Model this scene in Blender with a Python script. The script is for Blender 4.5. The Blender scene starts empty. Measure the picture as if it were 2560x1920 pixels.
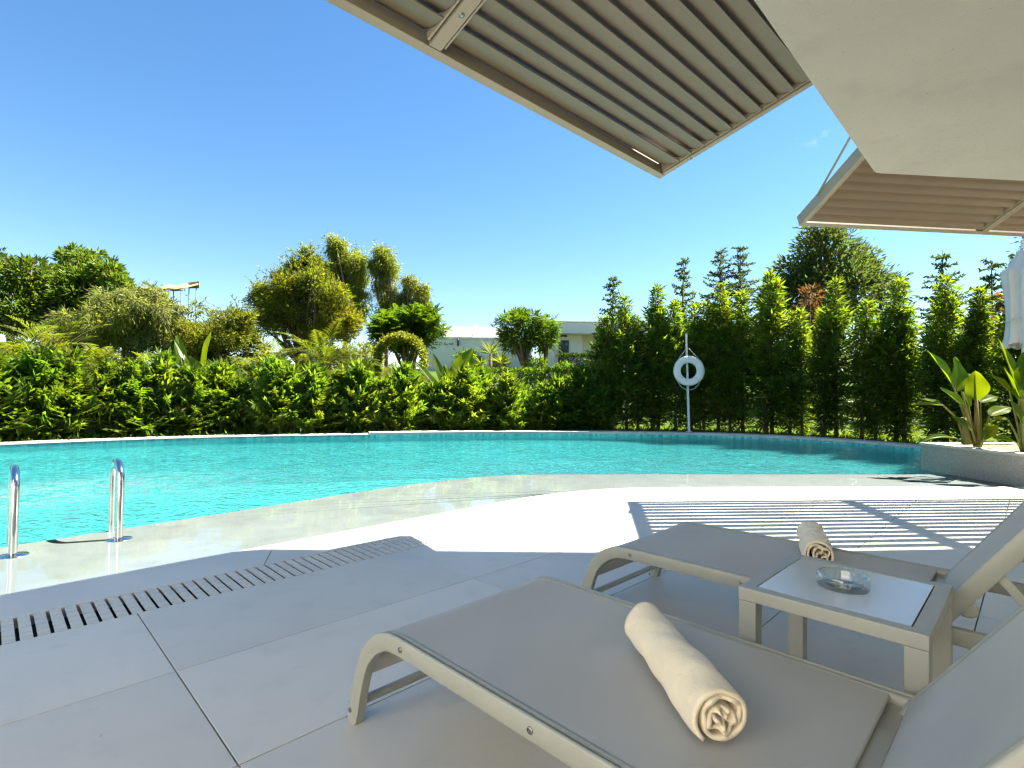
import bpy, bmesh, math, random
import numpy as np
from mathutils import Vector, Matrix, Euler

S = bpy.context.scene
COL = S.collection
R = math.radians

# ------------------------------------------------------------------ camera
FPX, UC, VC = 1311.0, 1280.0, 960.0
PITCH, ROLL = R(1.22), R(0.76)
cam_d = bpy.data.cameras.new('camera')
cam_d.sensor_fit = 'HORIZONTAL'
cam_d.sensor_width = 36.0
cam_d.lens = 36.0 * FPX / 2560.0
cam_d.clip_start = 0.02
cam_d.clip_end = 3000
cam = bpy.data.objects.new('camera', cam_d)
COL.objects.link(cam)
CAM_M = Matrix.Rotation(math.pi / 2 + PITCH, 4, 'X') @ Matrix.Rotation(ROLL, 4, 'Z')
CAM_M.translation = (0, 0, 1.0)
cam.matrix_world = CAM_M
S.camera = cam

# ------------------------------------------------------------------ sky, sun, exposure
SUN_H = Vector((0.672, 0.244, 1.0))            # towards the sun
SUN_EL = math.atan2(1.0, math.hypot(SUN_H.x, SUN_H.y))
SUN_AZ = math.atan2(SUN_H.x, SUN_H.y)          # clockwise from +Y
world = bpy.data.worlds.new('World')
S.world = world
world.use_nodes = True
wn, wl = world.node_tree.nodes, world.node_tree.links
wn.clear()
w_out = wn.new('ShaderNodeOutputWorld')
w_bg = wn.new('ShaderNodeBackground')
w_sky = wn.new('ShaderNodeTexSky')
w_sky.sky_type = 'NISHITA'
w_sky.sun_disc = False
w_sky.sun_elevation = SUN_EL
w_sky.sun_rotation = SUN_AZ
w_sky.altitude = 0
w_sky.air_density = 1.0
w_sky.dust_density = 0.0
w_sky.ozone_density = 3.0
w_bg.inputs['Strength'].default_value = 0.05
w_hs = wn.new('ShaderNodeHueSaturation')
w_hs.inputs['Saturation'].default_value = 1.22
wl.new(w_sky.outputs[0], w_hs.inputs['Color'])
w_tc = wn.new('ShaderNodeTexCoord')
w_map = wn.new('ShaderNodeMapping')
w_map.inputs['Scale'].default_value = (2.2, 2.2, 5.0)
w_map.inputs['Location'].default_value = (3.1, 0.4, 1.3)
w_no = wn.new('ShaderNodeTexNoise')
w_no.inputs['Scale'].default_value = 1.6
w_no.inputs['Detail'].default_value = 6
w_no.inputs['Roughness'].default_value = 0.58
w_rp = wn.new('ShaderNodeMapRange')
w_rp.inputs['From Min'].default_value = 0.66
w_rp.inputs['From Max'].default_value = 0.86
w_rp.inputs['To Max'].default_value = 0.40
w_mx = wn.new('ShaderNodeMix')
w_mx.data_type = 'RGBA'
w_mx.inputs['B'].default_value = (9.5, 10.0, 10.8, 1)
wl.new(w_tc.outputs['Generated'], w_map.inputs['Vector'])
wl.new(w_map.outputs[0], w_no.inputs['Vector'])
wl.new(w_no.outputs[0], w_rp.inputs['Value'])
wl.new(w_rp.outputs[0], w_mx.inputs['Factor'])
wl.new(w_hs.outputs[0], w_mx.inputs['A'])
wl.new(w_mx.outputs['Result'], w_bg.inputs['Color'])
wl.new(w_bg.outputs[0], w_out.inputs[0])

sun_d = bpy.data.lights.new('sun', 'SUN')
sun_d.energy = 5.0
sun_d.angle = R(0.53)
sun_d.color = (1.0, 0.955, 0.88)
sun = bpy.data.objects.new('sun', sun_d)
sun.rotation_mode = 'QUATERNION'
sun.rotation_quaternion = (-SUN_H).to_track_quat('-Z', 'Y')
sun.location = (20, 8, 30)
COL.objects.link(sun)

vs = S.view_settings
vs.view_transform = 'Standard'
vs.look = 'None'
vs.exposure = 2.45
vs.gamma = 1.0
vs.use_curve_mapping = False
vs.use_white_balance = True
vs.white_balance_temperature = 7050
vs.white_balance_tint = 10
cy = S.cycles
cy.use_denoising = True
cy.max_bounces = 12
cy.diffuse_bounces = 5
cy.glossy_bounces = 5
cy.transmission_bounces = 10
cy.transparent_max_bounces = 24
cy.sample_clamp_indirect = 6.0
cy.caustics_reflective = False
cy.caustics_refractive = False
cy.filter_width = 1.3

# ------------------------------------------------------------------ helpers
def ray(u, v):
    d = CAM_M.to_3x3() @ Vector(((u - UC) / FPX, (VC - v) / FPX, -1.0))
    return d
def at(x, y, Y):
    """point at forward distance Y seen at (x, y) of a 2212 px wide view of the photograph"""
    d = ray(x * 1.15732, y * 1.15732)
    return Vector((0, 0, 1)) + d * (Y / d.y)
def E_B(): return Vector((math.cos(R(45)), math.sin(R(45)), 0))

def tag(o, label=None, cat=None, group=None, kind=None):
    if label: o['label'] = label
    if cat: o['category'] = cat
    if group: o['group'] = group
    if kind: o['kind'] = kind
    return o
def thing(name, label, cat, loc=(0, 0, 0), rz=0.0, group=None, matrix=None):
    o = bpy.data.objects.new(name, None)
    o.empty_display_size = 0.1
    COL.objects.link(o)
    if matrix is not None: o.matrix_world = matrix
    else:
        o.location = loc
        o.rotation_euler = (0, 0, rz)
    return tag(o, label, cat, group)
def link(name, me, mat=None, parent=None, loc=None, rot=None, scale=None):
    o = bpy.data.objects.new(name, me)
    COL.objects.link(o)
    if mat is not None and len(me.materials) == 0: me.materials.append(mat)
    if parent is not None: o.parent = parent
    if loc is not None: o.location = loc
    if rot is not None: o.rotation_euler = rot
    if scale is not None: o.scale = scale
    return o
def copy_tree(o, parent=None):
    c = o.copy()
    COL.objects.link(c)
    if parent is not None: c.parent = parent
    for ch in list(o.children): copy_tree(ch, c)
    return c

class MB:
    def __init__(s): s.v = []; s.f = []
    def add(s, vs, fs):
        b = len(s.v)
        s.v += [tuple(p) for p in vs]
        s.f += [tuple(b + i for i in f) for f in fs]
        return s
    def box(s, x0, x1, y0, y1, z0, z1, m=None):
        vs = [Vector(p) for p in ((x0,y0,z0),(x1,y0,z0),(x1,y1,z0),(x0,y1,z0),(x0,y0,z1),(x1,y0,z1),(x1,y1,z1),(x0,y1,z1))]
        if m is not None: vs = [m @ p for p in vs]
        return s.add(vs, [(0,3,2,1),(4,5,6,7),(0,1,5,4),(1,2,6,5),(2,3,7,6),(3,0,4,7)])
    def prism(s, poly, z0, z1):
        n = len(poly)
        vs = [(p[0], p[1], z0) for p in poly] + [(p[0], p[1], z1) for p in poly]
        fs = [tuple(range(n - 1, -1, -1)), tuple(range(n, 2 * n))]
        fs += [(i, (i + 1) % n, n + (i + 1) % n, n + i) for i in range(n)]
        return s.add(vs, fs)
    def tube(s, path, r, seg=10, closed=False, caps=True):
        path = [Vector(p) for p in path]
        n = len(path)
        rs = r if isinstance(r, (list, tuple)) else [r] * n
        vs, fs = [], []
        prev = None
        for i, p in enumerate(path):
            if closed: t = path[(i + 1) % n] - path[i - 1]
            else: t = path[min(i + 1, n - 1)] - path[max(i - 1, 0)]
            t.normalize()
            if prev is None:
                a = Vector((0, 0, 1)) if abs(t.z) < .9 else Vector((1, 0, 0))
                u = t.cross(a).normalized()
            else:
                u = prev - t * prev.dot(t)
                u.normalize()
            prev = u
            w = t.cross(u)
            for k in range(seg):
                an = 2 * math.pi * k / seg
                vs.append(p + (u * math.cos(an) + w * math.sin(an)) * rs[i])
        m = n if closed else n - 1
        for i in range(m):
            for k in range(seg):
                a, b = i * seg + k, i * seg + (k + 1) % seg
                c, d = ((i + 1) % n) * seg + (k + 1) % seg, ((i + 1) % n) * seg + k
                fs.append((a, b, c, d))
        if caps and not closed:
            fs.append(tuple(range(seg - 1, -1, -1)))
            fs.append(tuple((n - 1) * seg + k for k in range(seg)))
        return s.add(vs, fs)
    def lathe(s, prof, seg=32, m=None, closed=False):
        vs, fs = [], []
        n = len(prof)
        for k in range(seg):
            a = 2 * math.pi * k / seg
            for (r, z) in prof: vs.append(Vector((r * math.cos(a), r * math.sin(a), z)))
        for k in range(seg):
            for i in range(n if closed else n - 1):
                j = (i + 1) % n
                fs.append((k * n + i, ((k + 1) % seg) * n + i, ((k + 1) % seg) * n + j, k * n + j))
        if m is not None: vs = [m @ p for p in vs]
        return s.add(vs, fs)
    def grid(s, rows):
        n = len(rows[0])
        vs = [p for r in rows for p in r]
        fs = [(i * n + j, i * n + j + 1, (i + 1) * n + j + 1, (i + 1) * n + j) for i in range(len(rows) - 1) for j in range(n - 1)]
        return s.add(vs, fs)
    def mesh(s, name, smooth=False, merge=True, recalc=True):
        me = bpy.data.meshes.new(name)
        me.from_pydata(s.v, [], s.f)
        if merge or recalc:
            bm = bmesh.new(); bm.from_mesh(me)
            if merge: bmesh.ops.remove_doubles(bm, verts=bm.verts, dist=1e-6)
            if recalc: bmesh.ops.recalc_face_normals(bm, faces=bm.faces)
            bm.to_mesh(me); bm.free()
        if smooth:
            me.shade_smooth() if smooth is True else me.set_sharp_from_angle(angle=smooth)
            if smooth is not True: pass
        me.update()
        return me
    def build(s, name, mat, parent=None, smooth=False, bevel=0.0, seg=2, loc=None, rot=None, **k):
        o = link(name, s.mesh(name, smooth, **k), mat, parent, loc, rot)
        if bevel:
            m = o.modifiers.new('bevel', 'BEVEL')
            m.width = bevel; m.segments = seg; m.limit_method = 'ANGLE'; m.angle_limit = R(40)
            for p in o.data.polygons: p.use_smooth = True
            w = o.modifiers.new('wn', 'WEIGHTED_NORMAL'); w.keep_sharp = True
        return o

def quad_mesh(name, Q):
    """Q: (n,4,3) numpy array of quads"""
    n = len(Q)
    me = bpy.data.meshes.new(name)
    me.vertices.add(n * 4); me.loops.add(n * 4); me.polygons.add(n)
    me.vertices.foreach_set('co', np.ascontiguousarray(Q, dtype=np.float32).ravel())
    me.loops.foreach_set('vertex_index', np.arange(n * 4, dtype=np.int32))
    me.polygons.foreach_set('loop_start', np.arange(0, n * 4, 4, dtype=np.int32))
    me.update(calc_edges=True)
    return me

# ------------------------------------------------------------------ materials
MATS = {}
def new_mat(name):
    m = bpy.data.materials.new(name); m.use_nodes = True
    nt = m.node_tree; nt.nodes.clear()
    out = nt.nodes.new('ShaderNodeOutputMaterial')
    MATS[name] = m
    return m, nt.nodes, nt.links, out
def node(ns, typ, **k):
    n = ns.new(typ)
    for a, b in k.items():
        if a in n.inputs.keys() if hasattr(n.inputs, 'keys') else False: n.inputs[a].default_value = b
        else: setattr(n, a, b)
    return n
def noise_mix(ns, ls, c1, c2, scale, detail=4, lo=.35, hi=.65, vec=None, rough=.55):
    tc = None
    if vec is None:
        tc = ns.new('ShaderNodeTexCoord'); vec = tc.outputs['Object']
    n = ns.new('ShaderNodeTexNoise'); n.inputs['Scale'].default_value = scale
    n.inputs['Detail'].default_value = detail; n.inputs['Roughness'].default_value = rough
    ls.new(vec, n.inputs['Vector'])
    r = ns.new('ShaderNodeMapRange'); r.inputs['From Min'].default_value = lo; r.inputs['From Max'].default_value = hi
    ls.new(n.outputs[0], r.inputs['Value'])
    mx = ns.new('ShaderNodeMix'); mx.data_type = 'RGBA'
    for key, c in (('A', c1), ('B', c2)):
        if isinstance(c, bpy.types.NodeSocket): ls.new(c, mx.inputs[key])
        else: mx.inputs[key].default_value = (*c, 1)
    ls.new(r.outputs[0], mx.inputs['Factor'])
    return mx.outputs['Result'], n
def pbr(name, c1, c2=None, scale=5, rough=.5, metal=0., bump=0., bscale=60, spec=.5, rnd=0., space='Object', c3=None, s3=40, lo3=.45, hi3=.75, c4=None, s4=90, lo4=.70, hi4=.76):
    m, ns, ls, out = new_mat(name)
    b = ns.new('ShaderNodeBsdfPrincipled')
    b.inputs['Roughness'].default_value = rough
    b.inputs['Metallic'].default_value = metal
    b.inputs['Specular IOR Level'].default_value = spec
    if space == 'World':
        g = ns.new('ShaderNodeNewGeometry'); vec = g.outputs['Position']
    else:
        t = ns.new('ShaderNodeTexCoord'); vec = t.outputs['Object']
    if c2 is None: c2 = tuple(x * .9 for x in c1)
    col, _ = noise_mix(ns, ls, c1, c2, scale, vec=vec)
    if c3 is not None: col, _ = noise_mix(ns, ls, col, c3, s3, lo=lo3, hi=hi3, vec=vec)
    if c4 is not None: col, _ = noise_mix(ns, ls, col, c4, s4, lo=lo4, hi=hi4, vec=vec)
    if rnd:
        oi = ns.new('ShaderNodeObjectInfo')
        mr = ns.new('ShaderNodeMapRange'); mr.inputs['To Min'].default_value = 1 - rnd; mr.inputs['To Max'].default_value = 1 + rnd
        ls.new(oi.outputs['Random'], mr.inputs['Value'])
        hs = ns.new('ShaderNodeHueSaturation'); ls.new(col, hs.inputs['Color']); ls.new(mr.outputs[0], hs.inputs['Value'])
        col = hs.outputs[0]
    ls.new(col, b.inputs['Base Color'])
    if bump:
        n = ns.new('ShaderNodeTexNoise'); n.inputs['Scale'].default_value = bscale; n.inputs['Detail'].default_value = 5
        ls.new(vec, n.inputs['Vector'])
        bp = ns.new('ShaderNodeBump'); bp.inputs['Strength'].default_value = 1.0; bp.inputs['Distance'].default_value = bump
        ls.new(n.outputs[0], bp.inputs['Height']); ls.new(bp.outputs[0], b.inputs['Normal'])
    ls.new(b.outputs[0], out.inputs[0])
    return m
def leaf_mat(name, c1, c2, t1, t2, trans=.45, vscale=1.4, gloss=.015, rough=.5, rnd=.18, dead=.035):
    m, ns, ls, out = new_mat(name)
    g = ns.new('ShaderNodeNewGeometry'); vec = g.outputs['Position']
    oi = ns.new('ShaderNodeObjectInfo')
    mr = ns.new('ShaderNodeMapRange'); mr.inputs['To Min'].default_value = 1 - rnd; mr.inputs['To Max'].default_value = 1 + rnd
    ls.new(oi.outputs['Random'], mr.inputs['Value'])
    # per leaf variation
    mi = ns.new('ShaderNodeMapRange'); mi.inputs['To Min'].default_value = .55; mi.inputs['To Max'].default_value = 1.45
    ls.new(g.outputs['Random Per Island'], mi.inputs['Value'])
    mul = ns.new('ShaderNodeMath'); mul.operation = 'MULTIPLY'
    ls.new(mr.outputs[0], mul.inputs[0]); ls.new(mi.outputs[0], mul.inputs[1])
    def colr(a, b):
        c, _ = noise_mix(ns, ls, a, b, vscale, vec=vec, lo=.38, hi=.62)
        if dead:      # a few withered leaves
            gt = ns.new('ShaderNodeMath'); gt.operation = 'GREATER_THAN'; gt.inputs[1].default_value = 1 - dead
            ls.new(g.outputs['Random Per Island'], gt.inputs[0])
            dm = ns.new('ShaderNodeMix'); dm.data_type = 'RGBA'; dm.inputs['B'].default_value = (.10, .065, .022, 1)
            ls.new(gt.outputs[0], dm.inputs['Factor']); ls.new(c, dm.inputs['A']); c = dm.outputs['Result']
        h = ns.new('ShaderNodeHueSaturation'); ls.new(c, h.inputs['Color']); ls.new(mul.outputs[0], h.inputs['Value'])
        return h.outputs[0]
    d = ns.new('ShaderNodeBsdfDiffuse'); ls.new(colr(c1, c2), d.inputs['Color'])
    t = ns.new('ShaderNodeBsdfTranslucent'); ls.new(colr(t1, t2), t.inputs['Color'])
    mx = ns.new('ShaderNodeMixShader'); mx.inputs[0].default_value = trans
    ls.new(d.outputs[0], mx.inputs[1]); ls.new(t.outputs[0], mx.inputs[2])
    gl = ns.new('ShaderNodeBsdfGlossy'); gl.inputs['Roughness'].default_value = rough
    gl.inputs['Color'].default_value = (.8, .85, .8, 1)
    m2 = ns.new('ShaderNodeMixShader'); m2.inputs[0].default_value = gloss
    ls.new(mx.outputs[0], m2.inputs[1]); ls.new(gl.outputs[0], m2.inputs[2])
    ls.new(m2.outputs[0], out.inputs[0])
    return m

M_tile = pbr('porcelain_tile', (.65, .61, .515), (.60, .565, .48), 1.7, .42, bump=.0008, bscale=30, rnd=.045, space='World', c3=(.52, .495, .43), s3=7, lo3=.55, hi3=.9, c4=(.30, .28, .24), s4=38, lo4=.735, hi4=.76)
M_strip = pbr('edge_tile', (.65, .61, .515), (.60, .565, .48), 2.0, .42, bump=.0006, bscale=30, rnd=.03, space='World')
M_grout = pbr('grout', (.20, .195, .185), (.14, .135, .13), 30, .9)
M_channel = pbr('drain_dark', (.02, .02, .02), None, 10, .9)
M_grate = pbr('grate_plastic', (.63, .59, .50), (.59, .555, .47), 8, .5, rnd=.04)
M_ledge = pbr('ledge_stone', (.157, .174, .181), (.134, .150, .157), 2.5, .6, space='World', bump=.0008, bscale=25, c3=(.115, .126, .12), s3=5, lo3=.55, hi3=.85)
M_coping = pbr('coping_stone', (.60, .59, .55), (.52, .51, .48), 6, .6, bump=.001, bscale=50, rnd=.05)
M_plaster = pbr('plaster', (.50, .485, .425), (.46, .445, .39), 1.6, .85, bump=.006, bscale=110, space='World', c3=(.36, .35, .30), s3=3.3, lo3=.56, hi3=.95, c4=(.27, .26, .22), s4=55, lo4=.70, hi4=.74)
M_white = pbr('white_wall', (.82, .80, .76), (.78, .76, .72), 2, .8, bump=.002, bscale=60)
M_house = pbr('house_render', (.70, .685, .65), (.65, .64, .60), 2, .85, bump=.002, bscale=60)
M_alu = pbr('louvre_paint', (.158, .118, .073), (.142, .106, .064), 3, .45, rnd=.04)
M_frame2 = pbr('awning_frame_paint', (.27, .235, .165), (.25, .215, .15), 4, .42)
M_bolt = pbr('bolt_steel', (.30, .29, .26), None, 10, .35, metal=.9)
M_lounge = pbr('lounger_frame_paint', (.335, .335, .28), (.31, .31, .255), 4, .4)
M_table = pbr('table_paint', (.36, .355, .30), (.335, .33, .275), 4, .4)
M_rubber = pbr('rubber', (.03, .03, .03), None, 10, .7)
M_glasstop = pbr('frosted_glass_top', (.56, .56, .53), (.52, .52, .495), 6, .16, c3=(.46, .465, .45), s3=2.5, lo3=.55, hi3=.8)
M_steel = pbr('polished_steel', (.66, .65, .62), None, 10, .12, metal=1.)
M_rope = pbr('white_rope', (.62, .62, .58), None, 40, .8)
M_ring = pbr('ring_shell', (.74, .76, .72), (.68, .70, .66), 6, .5)
M_post = pbr('post_paint', (.72, .73, .74), None, 6, .35)
M_soil = pbr('soil', (.16, .11, .07), (.09, .06, .04), 14, .95, bump=.02, bscale=30, c3=(.42, .36, .28), s3=22, lo3=.55, hi3=.7)
M_planter = pbr('pebble_render', (.33, .325, .285), (.23, .225, .195), 55, .85, bump=.006, bscale=110, c3=(.56, .55, .49), s3=70, lo3=.63, hi3=.70)
M_rim = pbr('planter_cap', (.45, .44, .40), (.39, .38, .34), 9, .8, bump=.003, bscale=80)
M_bark = pbr('bark', (.13, .10, .07), (.08, .06, .045), 8, .9, bump=.01, bscale=25)
M_stalk = leaf_mat('stalk', (.16, .20, .05), (.20, .17, .06), (.25, .30, .05), (.25, .24, .06), .25)
M_straw = pbr('straw', (.42, .28, .12), (.30, .19, .08), 7, .9, bump=.02, bscale=20)
M_iron = pbr('dark_iron', (.03, .03, .035), None, 10, .5)
M_pane = pbr('dark_pane', (.05, .06, .08), None, 3, .08)
M_parasol = pbr('parasol_canvas', (.66, .65, .61), (.60, .59, .55), 5, .9, bump=.003, bscale=30)

# lawn / earth
m, ns, ls, out = new_mat('lawn')
b = ns.new('ShaderNodeBsdfPrincipled'); b.inputs['Roughness'].default_value = .9; b.inputs['Specular IOR Level'].default_value = .1
g = ns.new('ShaderNodeNewGeometry')
c, _ = noise_mix(ns, ls, (.050, .090, .008), (.085, .115, .010), .8, vec=g.outputs['Position'])
c, _ = noise_mix(ns, ls, c, (.035, .065, .007), 14, vec=g.outputs['Position'])
ls.new(c, b.inputs['Base Color']); ls.new(b.outputs[0], out.inputs[0])
M_lawn = m
M_earth = pbr('bed_earth', (.022, .018, .013), (.014, .011, .008), 6, .95, bump=.03, bscale=12, space='World')

# sling fabric: fine woven mesh
m, ns, ls, out = new_mat('sling_fabric')
b = ns.new('ShaderNodeBsdfPrincipled'); b.inputs['Roughness'].default_value = .62; b.inputs['Specular IOR Level'].default_value = .35
t = ns.new('ShaderNodeTexCoord')
c, _ = noise_mix(ns, ls, (.47, .455, .40), (.445, .43, .38), 3.0, vec=t.outputs['Object'])
wv = ns.new('ShaderNodeTexWave'); wv.inputs['Scale'].default_value = 160; wv.bands_direction = 'X'
wv2 = ns.new('ShaderNodeTexWave'); wv2.inputs['Scale'].default_value = 160; wv2.bands_direction = 'Y'
ls.new(t.outputs['Object'], wv.inputs['Vector']); ls.new(t.outputs['Object'], wv2.inputs['Vector'])
ad = ns.new('ShaderNodeMath'); ad.operation = 'ADD'; ls.new(wv.outputs['Fac'], ad.inputs[0]); ls.new(wv2.outputs['Fac'], ad.inputs[1])
bp = ns.new('ShaderNodeBump'); bp.inputs['Distance'].default_value = .0006; bp.inputs['Strength'].default_value = .3
ls.new(ad.outputs[0], bp.inputs['Height']); ls.new(bp.outputs[0], b.inputs['Normal'])
ls.new(c, b.inputs['Base Color']); ls.new(b.outputs[0], out.inputs[0])
M_sling = m

# towel
m, ns, ls, out = new_mat('towel_cotton')
b = ns.new('ShaderNodeBsdfPrincipled'); b.inputs['Roughness'].default_value = .95; b.inputs['Specular IOR Level'].default_value = .1
b.inputs['Sheen Weight'].default_value = .25
t = ns.new('ShaderNodeTexCoord')
c, _ = noise_mix(ns, ls, (.80, .69, .50), (.77, .655, .46), 9, vec=t.outputs['Object'])
n1 = ns.new('ShaderNodeTexNoise'); n1.inputs['Scale'].default_value = 420; n1.inputs['Detail'].default_value = 3
n2 = ns.new('ShaderNodeTexNoise'); n2.inputs['Scale'].default_value = 26; n2.inputs['Detail'].default_value = 4; n2.inputs['Distortion'].default_value = .6
ls.new(t.outputs['Object'], n1.inputs['Vector']); ls.new(t.outputs['Object'], n2.inputs['Vector'])
bp = ns.new('ShaderNodeBump'); bp.inputs['Distance'].default_value = .0012
ls.new(n1.outputs[0], bp.inputs['Height'])
bp2 = ns.new('ShaderNodeBump'); bp2.inputs['Distance'].default_value = .0045
ls.new(n2.outputs[0], bp2.inputs['Height']); ls.new(bp.outputs[0], bp2.inputs['Normal'])
ls.new(bp2.outputs[0], b.inputs['Normal'])
ls.new(c, b.inputs['Base Color']); ls.new(b.outputs[0], out.inputs[0])
M_towel = m

# clear glass (ashtray)
m, ns, ls, out = new_mat('clear_glass')
tr = ns.new('ShaderNodeBsdfTransparent'); tr.inputs['Color'].default_value = (.93, .965, .97, 1)
gl = ns.new('ShaderNodeBsdfGlossy'); gl.inputs['Roughness'].default_value = .03
lw_ = ns.new('ShaderNodeLayerWeight'); lw_.inputs['Blend'].default_value = .5
pw = ns.new('ShaderNodeMath'); pw.operation = 'POWER'; pw.inputs[1].default_value = 2.6; ls.new(lw_.outputs['Facing'], pw.inputs[0])
ma = ns.new('ShaderNodeMath'); ma.operation = 'MULTIPLY_ADD'; ma.inputs[1].default_value = .95; ma.inputs[2].default_value = .09; ls.new(pw.outputs[0], ma.inputs[0])
m2 = ns.new('ShaderNodeMixShader'); ls.new(ma.outputs[0], m2.inputs[0]); ls.new(tr.outputs[0], m2.inputs[1]); ls.new(gl.outputs[0], m2.inputs[2])
ls.new(m2.outputs[0], out.inputs[0])
M_glass = m

# pool mosaic
m, ns, ls, out = new_mat('pool_mosaic')
b = ns.new('ShaderNodeBsdfPrincipled'); b.inputs['Roughness'].default_value = .4
g = ns.new('ShaderNodeNewGeometry')
vo = ns.new('ShaderNodeTexVoronoi'); vo.inputs['Scale'].default_value = 17; vo.distance = 'CHEBYCHEV'; vo.inputs['Randomness'].default_value = .35
ls.new(g.outputs['Position'], vo.inputs['Vector'])
sp = ns.new('ShaderNodeSeparateColor'); ls.new(vo.outputs['Color'], sp.inputs[0])
mx = ns.new('ShaderNodeMix'); mx.data_type = 'RGBA'
mx.inputs['A'].default_value = (.012, .48, .55, 1); mx.inputs['B'].default_value = (.19, .89, .92, 1)
ls.new(sp.outputs[0], mx.inputs['Factor'])
ls.new(mx.outputs['Result'], b.inputs['Base Color']); ls.new(b.outputs[0], out.inputs[0])
M_mosaic = m

# water
m, ns, ls, out = new_mat('water')
g = ns.new('ShaderNodeNewGeometry')
mp = ns.new('ShaderNodeMapping'); mp.inputs['Scale'].default_value = (1, 1.0, 1); ls.new(g.outputs['Position'], mp.inputs['Vector'])
n1 = ns.new('ShaderNodeTexNoise'); n1.inputs['Scale'].default_value = 5.2; n1.inputs['Detail'].default_value = 1.6; n1.inputs['Distortion'].default_value = 2.2
n2 = ns.new('ShaderNodeTexNoise'); n2.inputs['Scale'].default_value = .7; n2.inputs['Detail'].default_value = 2
ls.new(mp.outputs[0], n1.inputs['Vector']); ls.new(mp.outputs[0], n2.inputs['Vector'])
bp = ns.new('ShaderNodeBump'); bp.inputs['Distance'].default_value = .030; ls.new(n1.outputs[0], bp.inputs['Height'])
bp2 = ns.new('ShaderNodeBump'); bp2.inputs['Distance'].default_value = .06; ls.new(n2.outputs[0], bp2.inputs['Height']); ls.new(bp.outputs[0], bp2.inputs['Normal'])
tr = ns.new('ShaderNodeBsdfTransparent'); tr.inputs['Color'].default_value = (.80, .97, .97, 1)
rf = ns.new('ShaderNodeBsdfRefraction'); rf.inputs['IOR'].default_value = 1.33; rf.inputs['Roughness'].default_value = 0.0
rf.inputs['Color'].default_value = (.86, .98, .98, 1); ls.new(bp2.outputs[0], rf.inputs['Normal'])
mx = ns.new('ShaderNodeMixShader'); mx.inputs[0].default_value = .62
ls.new(tr.outputs[0], mx.inputs[1]); ls.new(rf.outputs[0], mx.inputs[2])
gl = ns.new('ShaderNodeBsdfGlossy'); gl.inputs['Roughness'].default_value = .02; ls.new(bp2.outputs[0], gl.inputs['Normal'])
fr = ns.new('ShaderNodeFresnel'); fr.inputs['IOR'].default_value = 1.33; ls.new(bp2.outputs[0], fr.inputs['Normal'])
m2 = ns.new('ShaderNodeMixShader'); ls.new(fr.outputs[0], m2.inputs[0]); ls.new(mx.outputs[0], m2.inputs[1]); ls.new(gl.outputs[0], m2.inputs[2])
ls.new(m2.outputs[0], out.inputs[0])
M_water = m
# thin still film over the wet ledge
m, ns, ls, out = new_mat('water_film')
g = ns.new('ShaderNodeNewGeometry')
n1 = ns.new('ShaderNodeTexNoise'); n1.inputs['Scale'].default_value = 2.0; n1.inputs['Detail'].default_value = 2
ls.new(g.outputs['Position'], n1.inputs['Vector'])
bp = ns.new('ShaderNodeBump'); bp.inputs['Distance'].default_value = .004; ls.new(n1.outputs[0], bp.inputs['Height'])
tr = ns.new('ShaderNodeBsdfTransparent'); tr.inputs['Color'].default_value = (.93, .985, .975, 1)
gl = ns.new('ShaderNodeBsdfGlossy'); gl.inputs['Roughness'].default_value = .03; ls.new(bp.outputs[0], gl.inputs['Normal'])
fr = ns.new('ShaderNodeFresnel'); fr.inputs['IOR'].default_value = 1.33; ls.new(bp.outputs[0], fr.inputs['Normal'])
m2 = ns.new('ShaderNodeMixShader'); ls.new(fr.outputs[0], m2.inputs[0]); ls.new(tr.outputs[0], m2.inputs[1]); ls.new(gl.outputs[0], m2.inputs[2])
ls.new(m2.outputs[0], out.inputs[0])
M_film = m

# leaves
L_hedge = leaf_mat('hedge_needles', (.046, .090, .011), (.070, .112, .012), (.19, .33, .012), (.27, .36, .014), .48, 1.2)
L_hedge2 = leaf_mat('hedge_sprays', (.042, .092, .010), (.068, .112, .011), (.16, .31, .012), (.24, .34, .014), .48, 1.6)
L_pine = leaf_mat('pine_tufts', (.055, .10, .013), (.080, .125, .015), (.18, .31, .014), (.24, .34, .018), .35, .8)
L_olive = leaf_mat('olive_leaves', (.085, .115, .014), (.120, .130, .015), (.27, .33, .015), (.34, .35, .015), .48, .6)
L_feather = leaf_mat('feathery_leaves', (.095, .130, .020), (.125, .140, .020), (.31, .38, .028), (.35, .38, .028), .48, .6)
L_weep = leaf_mat('weeping_strands', (.15, .17, .055), (.11, .14, .020), (.30, .34, .09), (.33, .37, .025), .44, .7)
L_gold = leaf_mat('golden_leaves', (.120, .130, .014), (.095, .120, .014), (.33, .35, .016), (.27, .32, .016), .42, .9)
L_bright = leaf_mat('bright_leaves', (.038, .082, .007), (.050, .095, .008), (.14, .28, .010), (.17, .29, .010), .42, 1.2)
L_palm = leaf_mat('palm_leaflets', (.055, .09, .010), (.075, .095, .011), (.18, .25, .012), (.22, .26, .014), .45, 1.2)
L_dark = leaf_mat('clipped_dark_leaves', (.025, .05, .012), (.035, .06, .012), (.08, .15, .01), (.10, .16, .01), .30, 1.)
L_arau = leaf_mat('araucaria_needles', (.045, .075, .022), (.055, .08, .02), (.12, .19, .03), (.14, .19, .02), .35, 1.)
L_rust = leaf_mat('rusty_leaves', (.16, .07, .025), (.14, .09, .02), (.28, .12, .03), (.25, .14, .03), .4, 1.5)
L_red = leaf_mat('red_leaves', (.15, .05, .03), (.12, .08, .03), (.30, .09, .04), (.2, .14, .04), .4, 2.)
L_paddle = leaf_mat('paddle_leaf', (.030, .072, .003), (.042, .080, .004), (.17, .27, .003), (.22, .285, .004), .58, 3., gloss=.012, rough=.35, dead=0)

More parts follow.
